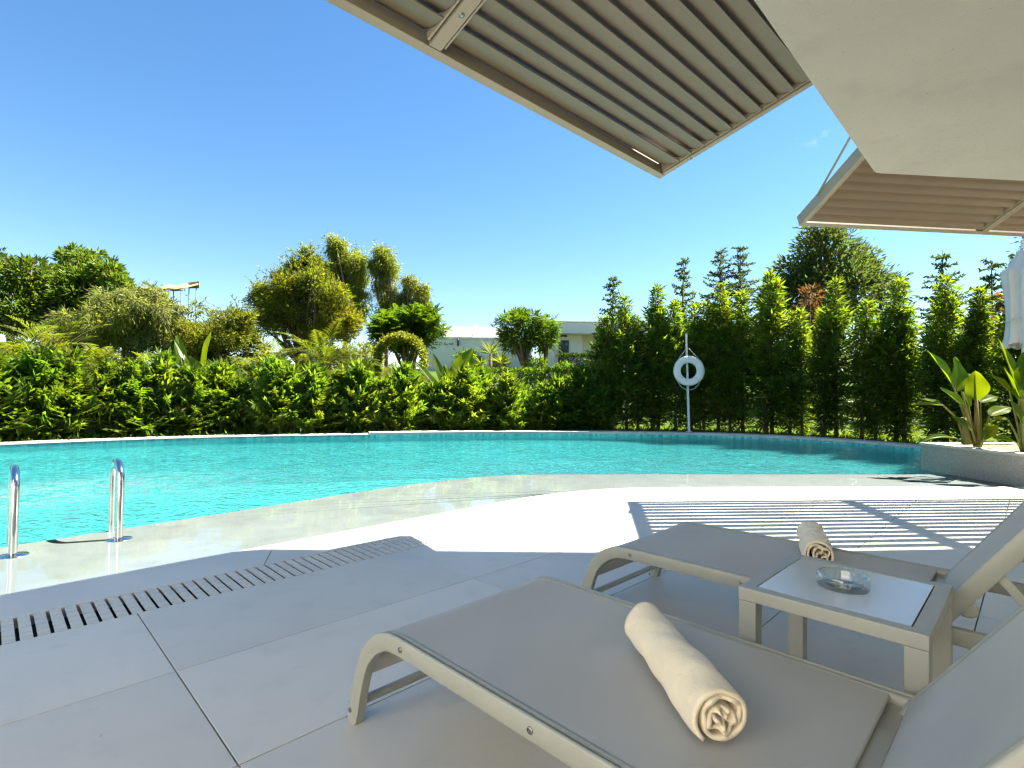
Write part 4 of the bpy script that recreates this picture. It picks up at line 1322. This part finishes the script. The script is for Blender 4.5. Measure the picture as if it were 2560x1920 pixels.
# ------------------------------------------------------------------ background trees
def blob(x, y, Y, rpx, ry=None, rdepth=None):
    """crown lobe: centre seen at x, y; radii in view pixels"""
    k = 1.157 * Y / FPX
    c = at(x, y, Y)
    return c, (rpx * k, (rdepth if rdepth else rpx) * k, (ry if ry else rpx) * k)
def lumps(areas, seed):
    """many small lobes scattered through elliptical areas (x, y, rx, ry, count, rmin, rmax)"""
    rg_ = random.Random(seed); o = []
    for (x, y, rx, ry, n_, r0, r1) in areas:
        for k in range(int(n_ * 1.5)):
            a, q = rg_.uniform(0, 6.283), math.sqrt(rg_.random())
            r = rg_.uniform(r0, r1) * 1.12
            if k % 3 == 0: q, r = q * 1.12 + .06, r * .62        # small outlying sprays break up the outline
            o.append((x + math.cos(a) * q * rx, y + math.sin(a) * q * ry, r, r * rg_.uniform(.65, .95), rg_.uniform(-1, 1) * rx * .012))
    return o
def tree(name, label, cat, lobes, Y, mat, seed, trunk_px=None, trunk_r=.12, group=None, extra=None, ntarget=9, **kw):
    rng = np.random.default_rng(seed)
    bl = []
    for L_ in lobes:
        c, r = blob(L_[0], L_[1], Y + (L_[4] if len(L_) > 4 else 0), L_[2], L_[3] if len(L_) > 3 else None)
        bl.append((c, r))
    bx = at(trunk_px[0] if trunk_px else lobes[0][0], 800, Y)
    base = Vector((bx.x, bx.y, on_ground(bx.xy) - .05))
    t = thing(name, label, cat, base, group=group)
    rel = [(np.array(c - base), np.array(r)) for c, r in bl]
    Q = crown_quads(rel, rng, **kw)
    if extra is not None: Q = np.concatenate([Q, extra(rel, rng)])
    link('crown', quad_mesh('crown', Q), mat, t)
    tg = []
    for k in range(ntarget):
        c, r = rel[k % len(rel)]
        d = unit(rng.normal(size=3)); d[2] = abs(d[2]) * .6
        tg.append(tuple(c + d * r * .6))
    limbs((0, 0, 0), tg, trunk_r, seed).build('trunk', M_bark, t, smooth=True, merge=False, recalc=False)
    return t
tree('pine_tree', 'broad round-topped dark pine at the left', 'tree', [(190, 650, 90, 70), (160, 640, 60, 50)] + lumps([(185, 640, 90, 85, 34, 14, 26), (240, 640, 48, 60, 12, 12, 20), (110, 660, 50, 50, 12, 14, 24)], 1), 24, L_pine, 1, (180, 800), .22,
     clumps=95, per=20, leaf=.22, lw=.085, spread=.16, out=1.5)
tree('pine_tree', 'smaller dark pine partly cropped by the left photo edge', 'tree', [(20, 625, 62, 60), (60, 590, 38, 34), (-30, 580, 45, 45), (30, 670, 60, 50)], 22, L_pine, 2, (20, 800), .18, clumps=120, per=16, leaf=.22, lw=.09, spread=.16, out=1.4)
def weep(rel, rng):
    P, L = [], []
    for c, r in rel:
        n_ = int(90 * r[0]) + 8
        d = unit(rng.normal(size=(n_, 3))); d[:, 2] = np.abs(d[:, 2])
        P.append(c + d * r * rng.uniform(.85, 1.1, size=(n_, 1))); L.append(rng.uniform(.25, .8, n_))
    return strands(np.concatenate(P), np.concatenate(L), rng, leaf=.13, lw=.022, step=.06)
tree('weeping_shrub', 'pale weeping shrub with hanging strands in front of the round pine', 'shrub', lumps([(265, 690, 95, 42, 34, 14, 24), (300, 655, 50, 28, 10, 12, 20), (165, 715, 50, 26, 10, 12, 20), (350, 690, 40, 40, 10, 12, 20)], 3), 17, L_weep, 3, (270, 800), .10,
     extra=weep, clumps=90, per=34, leaf=.16, lw=.036, spread=.26, droop=.7)
def sprigs(rel, rng):
    P, L, V = [], [], []
    Qs = []
    for c, r in rel:
        for k in range(5):
            d = unit(rng.normal(size=3)); d[2] = abs(d[2]) * .8 + .2
            v = unit(d + rng.normal(size=3) * .35)
            Qs.append(strands([c + d * r * .8], [rng.uniform(.25, .75)], rng, leaf=.12, lw=.032, step=.035, sway=.25, vdir=tuple(v)))
    return np.concatenate(Qs)
tree('clipped_shrub', 'wide clipped shrub with a golden top beside the weeping shrub', 'shrub', [(450, 740, 88, 30)] + lumps([(450, 712, 88, 40, 34, 13, 22)], 4), 18, L_gold, 4, (450, 800), .09,
     extra=sprigs, clumps=100, per=32, leaf=.13, lw=.036, spread=.22, out=.9)
tree('dark_shrub', 'very dark shrub below the weeping shrub', 'shrub', [(330, 770, 170, 45), (500, 765, 50, 40)], 18.6, L_dark, 5, (330, 800), .08, clumps=70, per=22, leaf=.16, lw=.06, spread=.2)
tree('olive_tree', 'spreading olive-toned tree left of the feathery tall trees', 'tree', lumps([(655, 665, 92, 66, 44, 13, 24), (660, 605, 34, 42, 12, 9, 16), (661, 565, 8, 24, 5, 7, 11), (745, 685, 32, 42, 10, 10, 18), (590, 660, 36, 42, 12, 10, 18)], 6), 20, L_olive, 6, (655, 800), .16,
     extra=sprigs, clumps=95, per=40, leaf=.14, lw=.040, spread=.26, out=.9, shell=(.3, 1.35), ntarget=22)
def feather(rel, rng):
    P, L = [], []
    for c, r in rel:
        n_ = int(90 * r[0]) + 9
        d = unit(rng.normal(size=(n_, 3)))
        P.append(c + d * r * rng.uniform(.5, 1.0, size=(n_, 1))); L.append(rng.uniform(.3, .8, n_))
    return strands(np.concatenate(P), np.concatenate(L), rng, leaf=.14, lw=.026, step=.06, sway=.5)
tree('feathery_tree', 'tallest feathery yellow-green tree behind the olive-toned tree', 'tree', lumps([(728, 530, 18, 26, 8, 8, 15), (720, 572, 30, 24, 9, 9, 15), (758, 580, 30, 34, 12, 9, 16), (758, 635, 36, 44, 14, 10, 18), (705, 605, 14, 18, 4, 8, 12)], 7), 25, L_feather, 7, (745, 800), .16,
     extra=feather, clumps=75, per=34, leaf=.16, lw=.034, spread=.34, out=.5, droop=.6, shell=(.4, 1.15), ntarget=18, group='feathery trees behind the olive-toned tree')
tree('feathery_tree', 'slender feathery tree with a bare forked trunk and drooping tip', 'tree', lumps([(832, 545, 16, 18, 7, 7, 12), (838, 578, 24, 20, 9, 7, 12), (812, 575, 10, 14, 4, 7, 10), (828, 630, 20, 24, 6, 7, 12), (835, 670, 30, 22, 8, 8, 14)], 8), 25, L_feather, 8, (835, 800), .12,
     extra=feather, clumps=65, per=28, leaf=.16, lw=.034, spread=.34, out=.4, droop=.6, group='feathery trees behind the olive-toned tree')
tree('feathery_tree', 'shortest feathery tree leaning right above the bright round bush', 'tree', lumps([(888, 602, 12, 14, 5, 7, 11), (906, 630, 14, 18, 7, 7, 11), (874, 635, 12, 16, 5, 7, 11), (912, 660, 20, 16, 7, 8, 12)], 9), 25, L_feather, 9, (895, 800), .10,
     extra=feather, clumps=65, per=28, leaf=.16, lw=.034, spread=.34, out=.4, droop=.6, group='feathery trees behind the olive-toned tree')
def whorl_fronds(rel, rng):
    Qs = []
    for c, r in rel:
        n_ = int(80 * r[0] ** 1.3) + 20
        d = unit(rng.normal(size=(n_, 3))); d[:, 2] = d[:, 2] * .7 + .15
        for k in range(n_):
            p = c + d[k] * r * rng.uniform(.65, .95); dd = d[k] * .9 + rng.normal(size=3) * .25; dd[2] += .15
            dd = dd / np.linalg.norm(dd)
            m_ = 9; u = np.linspace(0, 1, m_); l = rng.uniform(.35, .6)
            base = p + dd[None] * (u * l)[:, None]; base[:, 2] -= .18 * l * u ** 2 * 1.5
            s_ = np.cross(dd, [0, 0, 1.]); s_ /= max(1e-6, np.linalg.norm(s_)); nr = np.cross(s_, dd)
            for sg in (-1, 1):
                D = dd[None] * .7 + sg * s_[None] * .8 + rng.normal(size=(m_, 3)) * .1
                Qs.append(leaves(base, D, .17 * np.sin(np.pi * (.2 + .75 * u)), np.full(m_, .05), rng, unit(np.cross(unit(D), np.tile(nr, (m_, 1)))), .1))
    return np.concatenate(Qs)
tree('round_bush', 'bright green round-topped bush in front of the feathery trees', 'bush', [(880, 720, 60, 38)] + lumps([(880, 715, 62, 42, 24, 12, 20)], 10), 19, L_bright, 10, (880, 800), .12,
     extra=whorl_fronds, clumps=75, per=22, leaf=.18, lw=.055, spread=.2)
tree('ball_tree', 'larger ball-crowned tree in front of the white houses', 'tree', [(1120, 715, 46, 40), (1108, 700, 32, 28), (1140, 700, 34, 30), (1118, 738, 38, 24)], 24, L_bright, 12, (1133, 800), .13,
     extra=whorl_fronds, clumps=60, per=18, leaf=.20, lw=.06, spread=.18, group='ball-crowned trees before the houses')
tree('ball_tree', 'smaller ball-crowned tree on the right of the pair before the houses', 'tree', [(1172, 722, 30, 32), (1182, 708, 22, 22), (1170, 742, 28, 18)], 24.5, L_bright, 13, (1180, 800), .08,
     extra=whorl_fronds, clumps=60, per=18, leaf=.20, lw=.06, spread=.18, group='ball-crowned trees before the houses')
# clipped arch
Ya = 17.0
bx = at(866, 800, Ya); base = Vector((bx.x, bx.y, on_ground(bx.xy) - .05))
arch = thing('clipped_arch', 'golden clipped hedge arch under the bright round bush', 'topiary', base)
rng = np.random.default_rng(21)
ap = []
for k in range(240):
    a = math.pi * (1.06 - 1.12 * k / 239)
    ap.append(np.array(at(866 + 50 * math.cos(a), 778 - 52 * math.sin(a), Ya) - base))
ap += [np.array([ap[0][0], 0, z]) for z in np.linspace(0, ap[0][2], 60)] + [np.array([ap[239][0], 0, z]) for z in np.linspace(0, ap[239][2], 60)]
ap = np.array(ap)
P = np.repeat(ap, 30, axis=0) + rng.normal(size=(len(ap) * 30, 3)) * [.05, .16, .05]
link('foliage', quad_mesh('foliage', leaves(P, rng.normal(size=P.shape), np.full(len(P), .09), np.full(len(P), .045), rng)), L_gold, arch)
MB().tube([Vector(p) for p in ap[0:240:8]], .03, 5).build('stems', M_bark, arch, smooth=True)

# yuccas before the white wall
def yucca_mesh(seed, n_=46, L=.75):
    rng = np.random.default_rng(seed)
    d = unit(rng.normal(size=(n_, 3))); d[:, 2] = np.abs(d[:, 2]) * .9 + .05
    P = np.zeros((n_, 3)) + d * .05
    return quad_mesh('foliage', leaves(P, d, L * (.7 + .5 * rng.random(n_)), np.full(n_, .07), rng, unit(np.cross(d, [0, 0, 1.])), .12))
yc = [yucca_mesh(k) for k in range(2)]
for k, (x, y, Y, sc, lab) in enumerate([(1060, 765, 21, .95, 'taller spiky yucca before the white wall'), (1082, 785, 20.5, .8, 'lower spiky yucca right of the taller one'), (1040, 788, 20, .6, 'smallest yucca beside the broad paddle leaves')]):
    p = at(x, y, Y); zg = on_ground(p.xy)
    t = plant('yucca', lab, 'yucca', p, [('foliage', yc[k % 2], L_palm)], k, sc, 'yuccas before the white wall')
    MB().tube([(0, 0, (zg - p.z) / sc - .05), (0, 0, .03)], [.08, .06], 8).build('trunk', M_bark, t, smooth=True)

for k, (x, y, Y, r_, ry, mt, lab) in enumerate([
        (1008, 778, 23, 26, 14, L_bright, 'low green shrub in front of the left white house'),
        (1078, 782, 23.5, 20, 12, L_gold, 'yellowish shrub under the larger ball-crowned tree'),
        (1158, 786, 23.5, 22, 12, L_bright, 'green shrub between the trunks of the ball-crowned trees'),
        (1216, 796, 23, 22, 10, L_bright, 'low green shrub below the dark framed door'),
        (556, 762, 22, 26, 26, L_olive, 'dull green shrub in the gap left of the olive-toned tree'),
        (790, 770, 22, 30, 28, L_olive, 'dull green shrub left of the bright round bush'),
        (690, 770, 22.5, 50, 26, L_dark, 'dark shrub behind the bright yellow palm')]):
    tree('garden_shrub', lab, 'shrub', [(x, y, r_, ry), (x + r_ * .5, y + ry * .2, r_ * .6, ry * .7)], Y, mt, 70 + k, (x, 800), .05, group='garden shrubs on the lawn', clumps=110, per=26, leaf=.15, lw=.05, spread=.2, ntarget=4)
# slender araucarias
def araucaria_mesh(H, Rr, seed, tiers, leaf=.16):
    rng = np.random.default_rng(seed); Qs, wood = [], MB()
    wood.tube([(0, 0, 0), (0, 0, H * .5), (0, 0, H)], [.03 + .012 * H, .02 + .006 * H, .008], 7)
    for i in range(tiers):
        t = (i + .3) / tiers
        z = H * (.12 + .88 * t); r = 1.35 * Rr * (1 - t) ** .9 + .12
        n_ = 6
        a0_ = rng.random() * 6.28
        for b in range(n_):
            a = a0_ + 6.2832 * b / n_ + rng.normal() * .12
            l = r * rng.uniform(.55, 1.2)
            m_ = max(4, int(l / .06)); u = np.linspace(.08, 1, m_)
            d = np.array([math.cos(a), math.sin(a), .10 + rng.normal() * .16])
            base = np.array([0, 0, z + rng.normal() * .05]) + d * (l * u)[:, None]; base[:, 2] += .16 * l * u ** 2 - .08 * l * u
            wood.tube([Vector((0, 0, z)), Vector(base[m_ // 2]), Vector(base[-1])], [.012, .009, .004], 4, caps=False)
            for q in range(5):
                D = d[None] * .8 + rng.normal(size=(m_, 3)) * .55
                Qs.append(leaves(base, D, leaf * (.6 + .6 * rng.random(m_)) * (1.1 - .4 * u), np.full(m_, .05), rng))
    return quad_mesh('foliage', np.concatenate(Qs)), wood.mesh('trunk', True, merge=False, recalc=False)
for k, (x, ytop, Y, Rr, tiers, lab) in enumerate([
        (1324, 594, 19, .65, 17, 'slender tiered araucaria at the left end of the tall hedge'),
        (1476, 556, 18.5, .7, 17, 'slender tiered araucaria straight above the life ring'),
        (1556, 536, 21, 1.5, 18, 'wider tiered araucaria, left one of the dark pair'),
        (1600, 528, 21, 1.4, 18, 'wider tiered araucaria, right one of the dark pair'),
        (2036, 540, 16, 1.0, 14, 'tiered araucaria rising above the planter plants'),
        (2142, 562, 15, .9, 13, 'tiered araucaria beside the closed parasol'),
        (1905, 605, 16, .6, 10, 'small tiered araucaria right of the big dark conifer')]):
    p = at(x, ytop, Y); zg = on_ground(p.xy); H = p.z - zg
    f, w_ = araucaria_mesh(H, Rr, 60 + k, tiers)
    plant('araucaria', lab, 'tree', (p.x, p.y, zg), [('trunk', w_, M_bark), ('foliage', f, L_arau)], k * .4, 1, 'araucarias above the tall hedge')
# the big dark conifer
tree('conifer_tree', 'big dark conifer with a conical crown under the right awning', 'tree', [(1795, 640, 120, 60), (1785, 590, 85, 52), (1780, 545, 62, 45), (1772, 505, 40, 34), (1700, 650, 55, 48), (1880, 630, 60, 45), (1850, 580, 50, 40), (1720, 590, 40, 40)], 20, L_arau, 14, (1785, 800), .26,
     clumps=70, per=22, leaf=.24, lw=.07, spread=.26, out=1.0, ntarget=16)
tree('rusty_palm', 'rust-brown dry palm fronds showing above the tall hedge', 'palm', [(1752, 640, 16, 24), (1748, 672, 20, 18)], 16.5, L_rust, 15, (1752, 800), .09, clumps=90, per=18, leaf=.17, lw=.035, spread=.2, out=.8)
tree('red_shrub', 'red-leaved shrub next to the closed parasol', 'shrub', [(2168, 690, 18, 40), (2185, 650, 16, 26), (2165, 725, 18, 16)], 12.5, L_red, 16, (2172, 850), .04, clumps=160, per=16, leaf=.12, lw=.05, spread=.15)
tree('dark_foliage_tree', 'dark fine-leaved tree at the upper right photo edge', 'tree', [(2235, 590, 40, 45), (2260, 550, 50, 50)], 15, L_arau, 17, (2250, 800), .1, clumps=60, per=20, leaf=.2, lw=.05, spread=.2)
# clipped hedges by the houses
def box_hedge(label, x0, x1, ytop, ybot, Y, depth, mat, seed, dens=900):
    rng = np.random.default_rng(seed)
    a, b = at(x0, ytop, Y), at(x1, ytop, Y)
    zg = on_ground(((a + b) / 2).xy)
    base = Vector(((a.x + b.x) / 2, Y, zg)); wd, h = (b.x - a.x), (a.z + b.z) / 2 - zg
    t = thing('clipped_hedge', label, 'hedge', base)
    n_ = int(dens * (wd * h + wd * depth))
    P = rng.random((n_, 3)) * [wd, depth, h] - [wd / 2, 0, 0]
    sel = rng.random(n_)
    P[sel < .45, 1] = rng.normal(size=(sel < .45).sum()) * .03
    P[sel > .65, 2] = h + rng.normal(size=(sel > .65).sum()) * .03
    link('foliage', quad_mesh('foliage', leaves(P, rng.normal(size=P.shape) + [0, -.3, .4], np.full(n_, .10), np.full(n_, .055), rng)), mat, t)
    mb = MB()
    for k in range(max(2, int(wd / .6))):
        x = -wd / 2 + .3 + k * .6
        mb.tube([(x, depth / 2, 0), (x + .03, depth / 2, h * .8)], [.03, .012], 5)
    mb.build('stems', M_bark, t, smooth=True, merge=False)
box_hedge('dark clipped hedge below the door of the right house', 1205, 1300, 766, 795, 25.5, .9, L_dark, 31)
box_hedge('long low clipped hedge with a sunlit flat top behind the low left hedge', 1010, 1285, 799, 830, 18.2, .8, L_bright, 32, 700)
box_hedge('pale low clipped hedge at the foot of the olive-toned tree', 480, 600, 778, 800, 17, .7, L_gold, 33, 700)

# ------------------------------------------------------------------ white houses
def house_part(name, mat, parent, *a): return MB().box(*a).build(name, mat, parent, bevel=.01)
Yh = 33.0
pa, pb_ = at(935, 728, Yh), at(1125, 728, Yh)
z0 = on_ground(pa.xy) - .1
h1 = thing('white_house', 'low white house with a roof terrace left of the ball-crowned trees', 'house', ((pa.x + pb_.x) / 2, Yh, z0))
wd = pb_.x - pa.x + 1.4; zt = pa.z - z0
house_part('wall', M_house, h1, -wd / 2, wd / 2, 0, 6, 0, zt)
zp = at(1000, 706, Yh + 2.5).z - z0
house_part('parapet', M_house, h1, -wd / 2 + .3, wd / 2 - 1.0, 2.5, 2.75, zt + .003, zp)
for xx in (-wd / 2 + .9, -.4, wd / 2 - 1.9):
    house_part('parapet_post', M_house, h1, xx, xx + .22, 2.2, 2.49, zt + .003, zp + .12)
house_part('terrace_wall', M_house, h1, -wd / 2 + 1.1, -wd / 2 + 2.0, 2.0, 2.15, zt + .003, zt + .62)
house_part('eave', M_house, h1, -wd / 2 - .06, wd / 2 + .06, -.08, .3, zt - .10, zt + .02)
lp = at(990, 740, Yh)
lt = thing('wall_lantern', 'small dark wall lantern on the left white house', 'lantern', (lp.x, Yh - .02, lp.z))
MB().box(-.05, .05, -.16, -.005, -.22, .14).build('lamp_body', M_iron, lt, bevel=.02)
MB().lathe([(0, .32), (.02, .26), (.09, .15), (0, .14)], 8).build('lamp_cap', M_iron, lt, loc=(0, -.08, 0))
op = at(963, 742, Yh)
ot = thing('wall_ornament', 'dark wrought-iron ornament on the left white house beside the lantern', 'ornament', (op.x, Yh - .02, op.z))
for k in range(3):
    x = -.30 + .30 * k
    mb = MB()
    mb.tube([(x + (.02 + .022 * q) * math.cos(q * .8 + k) * 1.1, -.015, (.02 + .016 * q) * math.sin(q * .8 + k) * 1.0) for q in range(7)], .015, 6)
    mb.build('scroll', M_iron, ot, merge=False)

Yr = 28.0
pc = at(1236, 722, Yr); z0 = on_ground(pc.xy) - .1
h2 = thing('white_house', 'white house with a flat overhanging roof and dark framed door', 'house', (pc.x, Yr, z0))
zt = pc.z - z0; zr = at(1236, 698, Yr).z - z0
house_part('wall', M_house, h2, .6, 11, .9, 7, 0, zt)                     # recessed right part
house_part('side_wall', M_house, h2, -1.15, .597, .35, 7, 0, zt - .002)
house_part('roof', M_house, h2, -1.5, 11.3, -.35, 7.3, zt + .002, zr)
house_part('roof_edge', M_house, h2, -1.54, 11.34, -.39, 7.34, zr + .002, zr + .06)
dl, dr_ = at(1207, 735, Yr + .3), at(1229, 735, Yr + .3)
dx0, dx1, dz1 = dl.x - pc.x, dr_.x - pc.x, dl.z - z0
dr = house_part('door', M_iron, h2, dx0, dx1, .30, .345, .15, dz1)
nx, nz = 2, 5
for i in range(nx):
    for j in range(nz):
        a = dx0 + .05 + (dx1 - dx0 - .06) / nx * i; b = .25 + (dz1 - .32) / nz * j
        house_part('pane', M_pane, dr, a, a + (dx1 - dx0 - .06) / nx - .05, .285, .298, b, b + (dz1 - .32) / nz - .06)
house_part('transom_window', M_pane, h2, dx0 + .1, dx1 - .1, .32, .345, dz1 + .18, dz1 + .42)
gp = at(1196, 760, Yr - .2)
MB().tube([(gp.x - pc.x, .15, 0), (gp.x - pc.x, .15, zt)], .06, 10).build('downpipe', M_house, h2, smooth=True)
# garden steps
sp_ = at(1062, 790, 25)
st = thing('garden_steps', 'short pale garden steps left of the ball-crowned tree', 'steps', (sp_.x, 25, on_ground(sp_.xy)))
for k in range(3):
    MB().box(-1.3, 1.3, .4 * k, .4 * k + .42, 0, .16 * (k + 1) + .1).build('step', M_path, st, bevel=.01)
# straw sunshade on a roof
ps = at(377, 622, 26)
zg = on_ground(ps.xy)
sh = thing('straw_sunshade', 'straw mat sunshade on thin poles rising behind the weeping shrub', 'sunshade', (ps.x, 26, zg))
zt = ps.z - zg
mb = MB()
rng = np.random.default_rng(9)
rows = []
for j in range(5):
    rows.append([Vector((-.95 + 1.75 * i / 12, -.7 + 1.4 * j / 4, zt - .28 + .04 * math.sin(i * 1.1) + .52 * j / 4 + .012 * i)) for i in range(13)])
o = mb.grid(rows).build('straw_mat', M_straw, sh, smooth=True); so = o.modifiers.new('t', 'SOLIDIFY'); so.thickness = .07
for xx in (-.8, .35, .72):
    for yy in (-.6, .6):
        MB().tube([(xx, yy, 0), (xx, yy, zt - .22 + (.42 if yy > 0 else 0))], .022, 7).build('pole', M_iron, sh, smooth=True)
MB().tube([(-.95, -.68, zt - .33), (.85, -.68, zt - .25)], .022, 7).build('cross_pole', M_iron, sh, smooth=True)
MB().grid([[Vector((.3, .62, zt + .10)), Vector((.85, .62, zt + .12))], [Vector((.3, .60, zt + .40)), Vector((.85, .60, zt + .48))]]).build('lattice', M_rust if 'M_rust' in globals() else M_straw, sh)

# ------------------------------------------------------------------ closed parasol
ub = Vector((8.74, 8.95, .03))
um = thing('closed_parasol', 'closed white canvas parasol cropped by the right photo edge', 'parasol', ub)
MB().tube([(0, 0, 0), (0, 0, 3.75)], .03, 12).build('pole', M_post, um, smooth=R(40))
MB().lathe([(0, .09), (.30, .08), (.32, 0)], 24).build('base', M_rim, um)
rows = []
for j in range(27):
    t = j / 26
    z = 3.62 - 1.70 * t
    r = .02 + .22 * min(1, t * 3.2) ** .8
    if t > .22: r = .24 - .05 * math.sin((t - .22) * 3.6)
    if t > .93: r += .02
    row = []
    for i in range(49):
        a = 2 * math.pi * i / 48
        f = 1 + (.24 * min(1, t * 4)) * math.sin(8 * a + 1.4 * math.sin(3 * t)) + .05 * math.sin(3 * a + 5 * t)
        row.append(Vector((r * f * math.cos(a), r * f * math.sin(a), z + .04 * math.sin(4 * a) * t)))
    rows.append(row)
o = MB().grid(rows).build('canopy', M_parasol, um, smooth=True); so = o.modifiers.new('t', 'SOLIDIFY'); so.thickness = .004
MB().tube([Vector((.235 * math.cos(2 * math.pi * k / 24), .235 * math.sin(2 * math.pi * k / 24), 2.35)) for k in range(24)], .012, 6, closed=True).build('tie_strap', M_parasol, um, smooth=True)

print('triangles', sum(len(o.data.loop_triangles) if False else sum(len(p.vertices) - 2 for p in o.data.polygons) for o in {o.data.name: o for o in bpy.data.objects if o.type == 'MESH'}.values()))
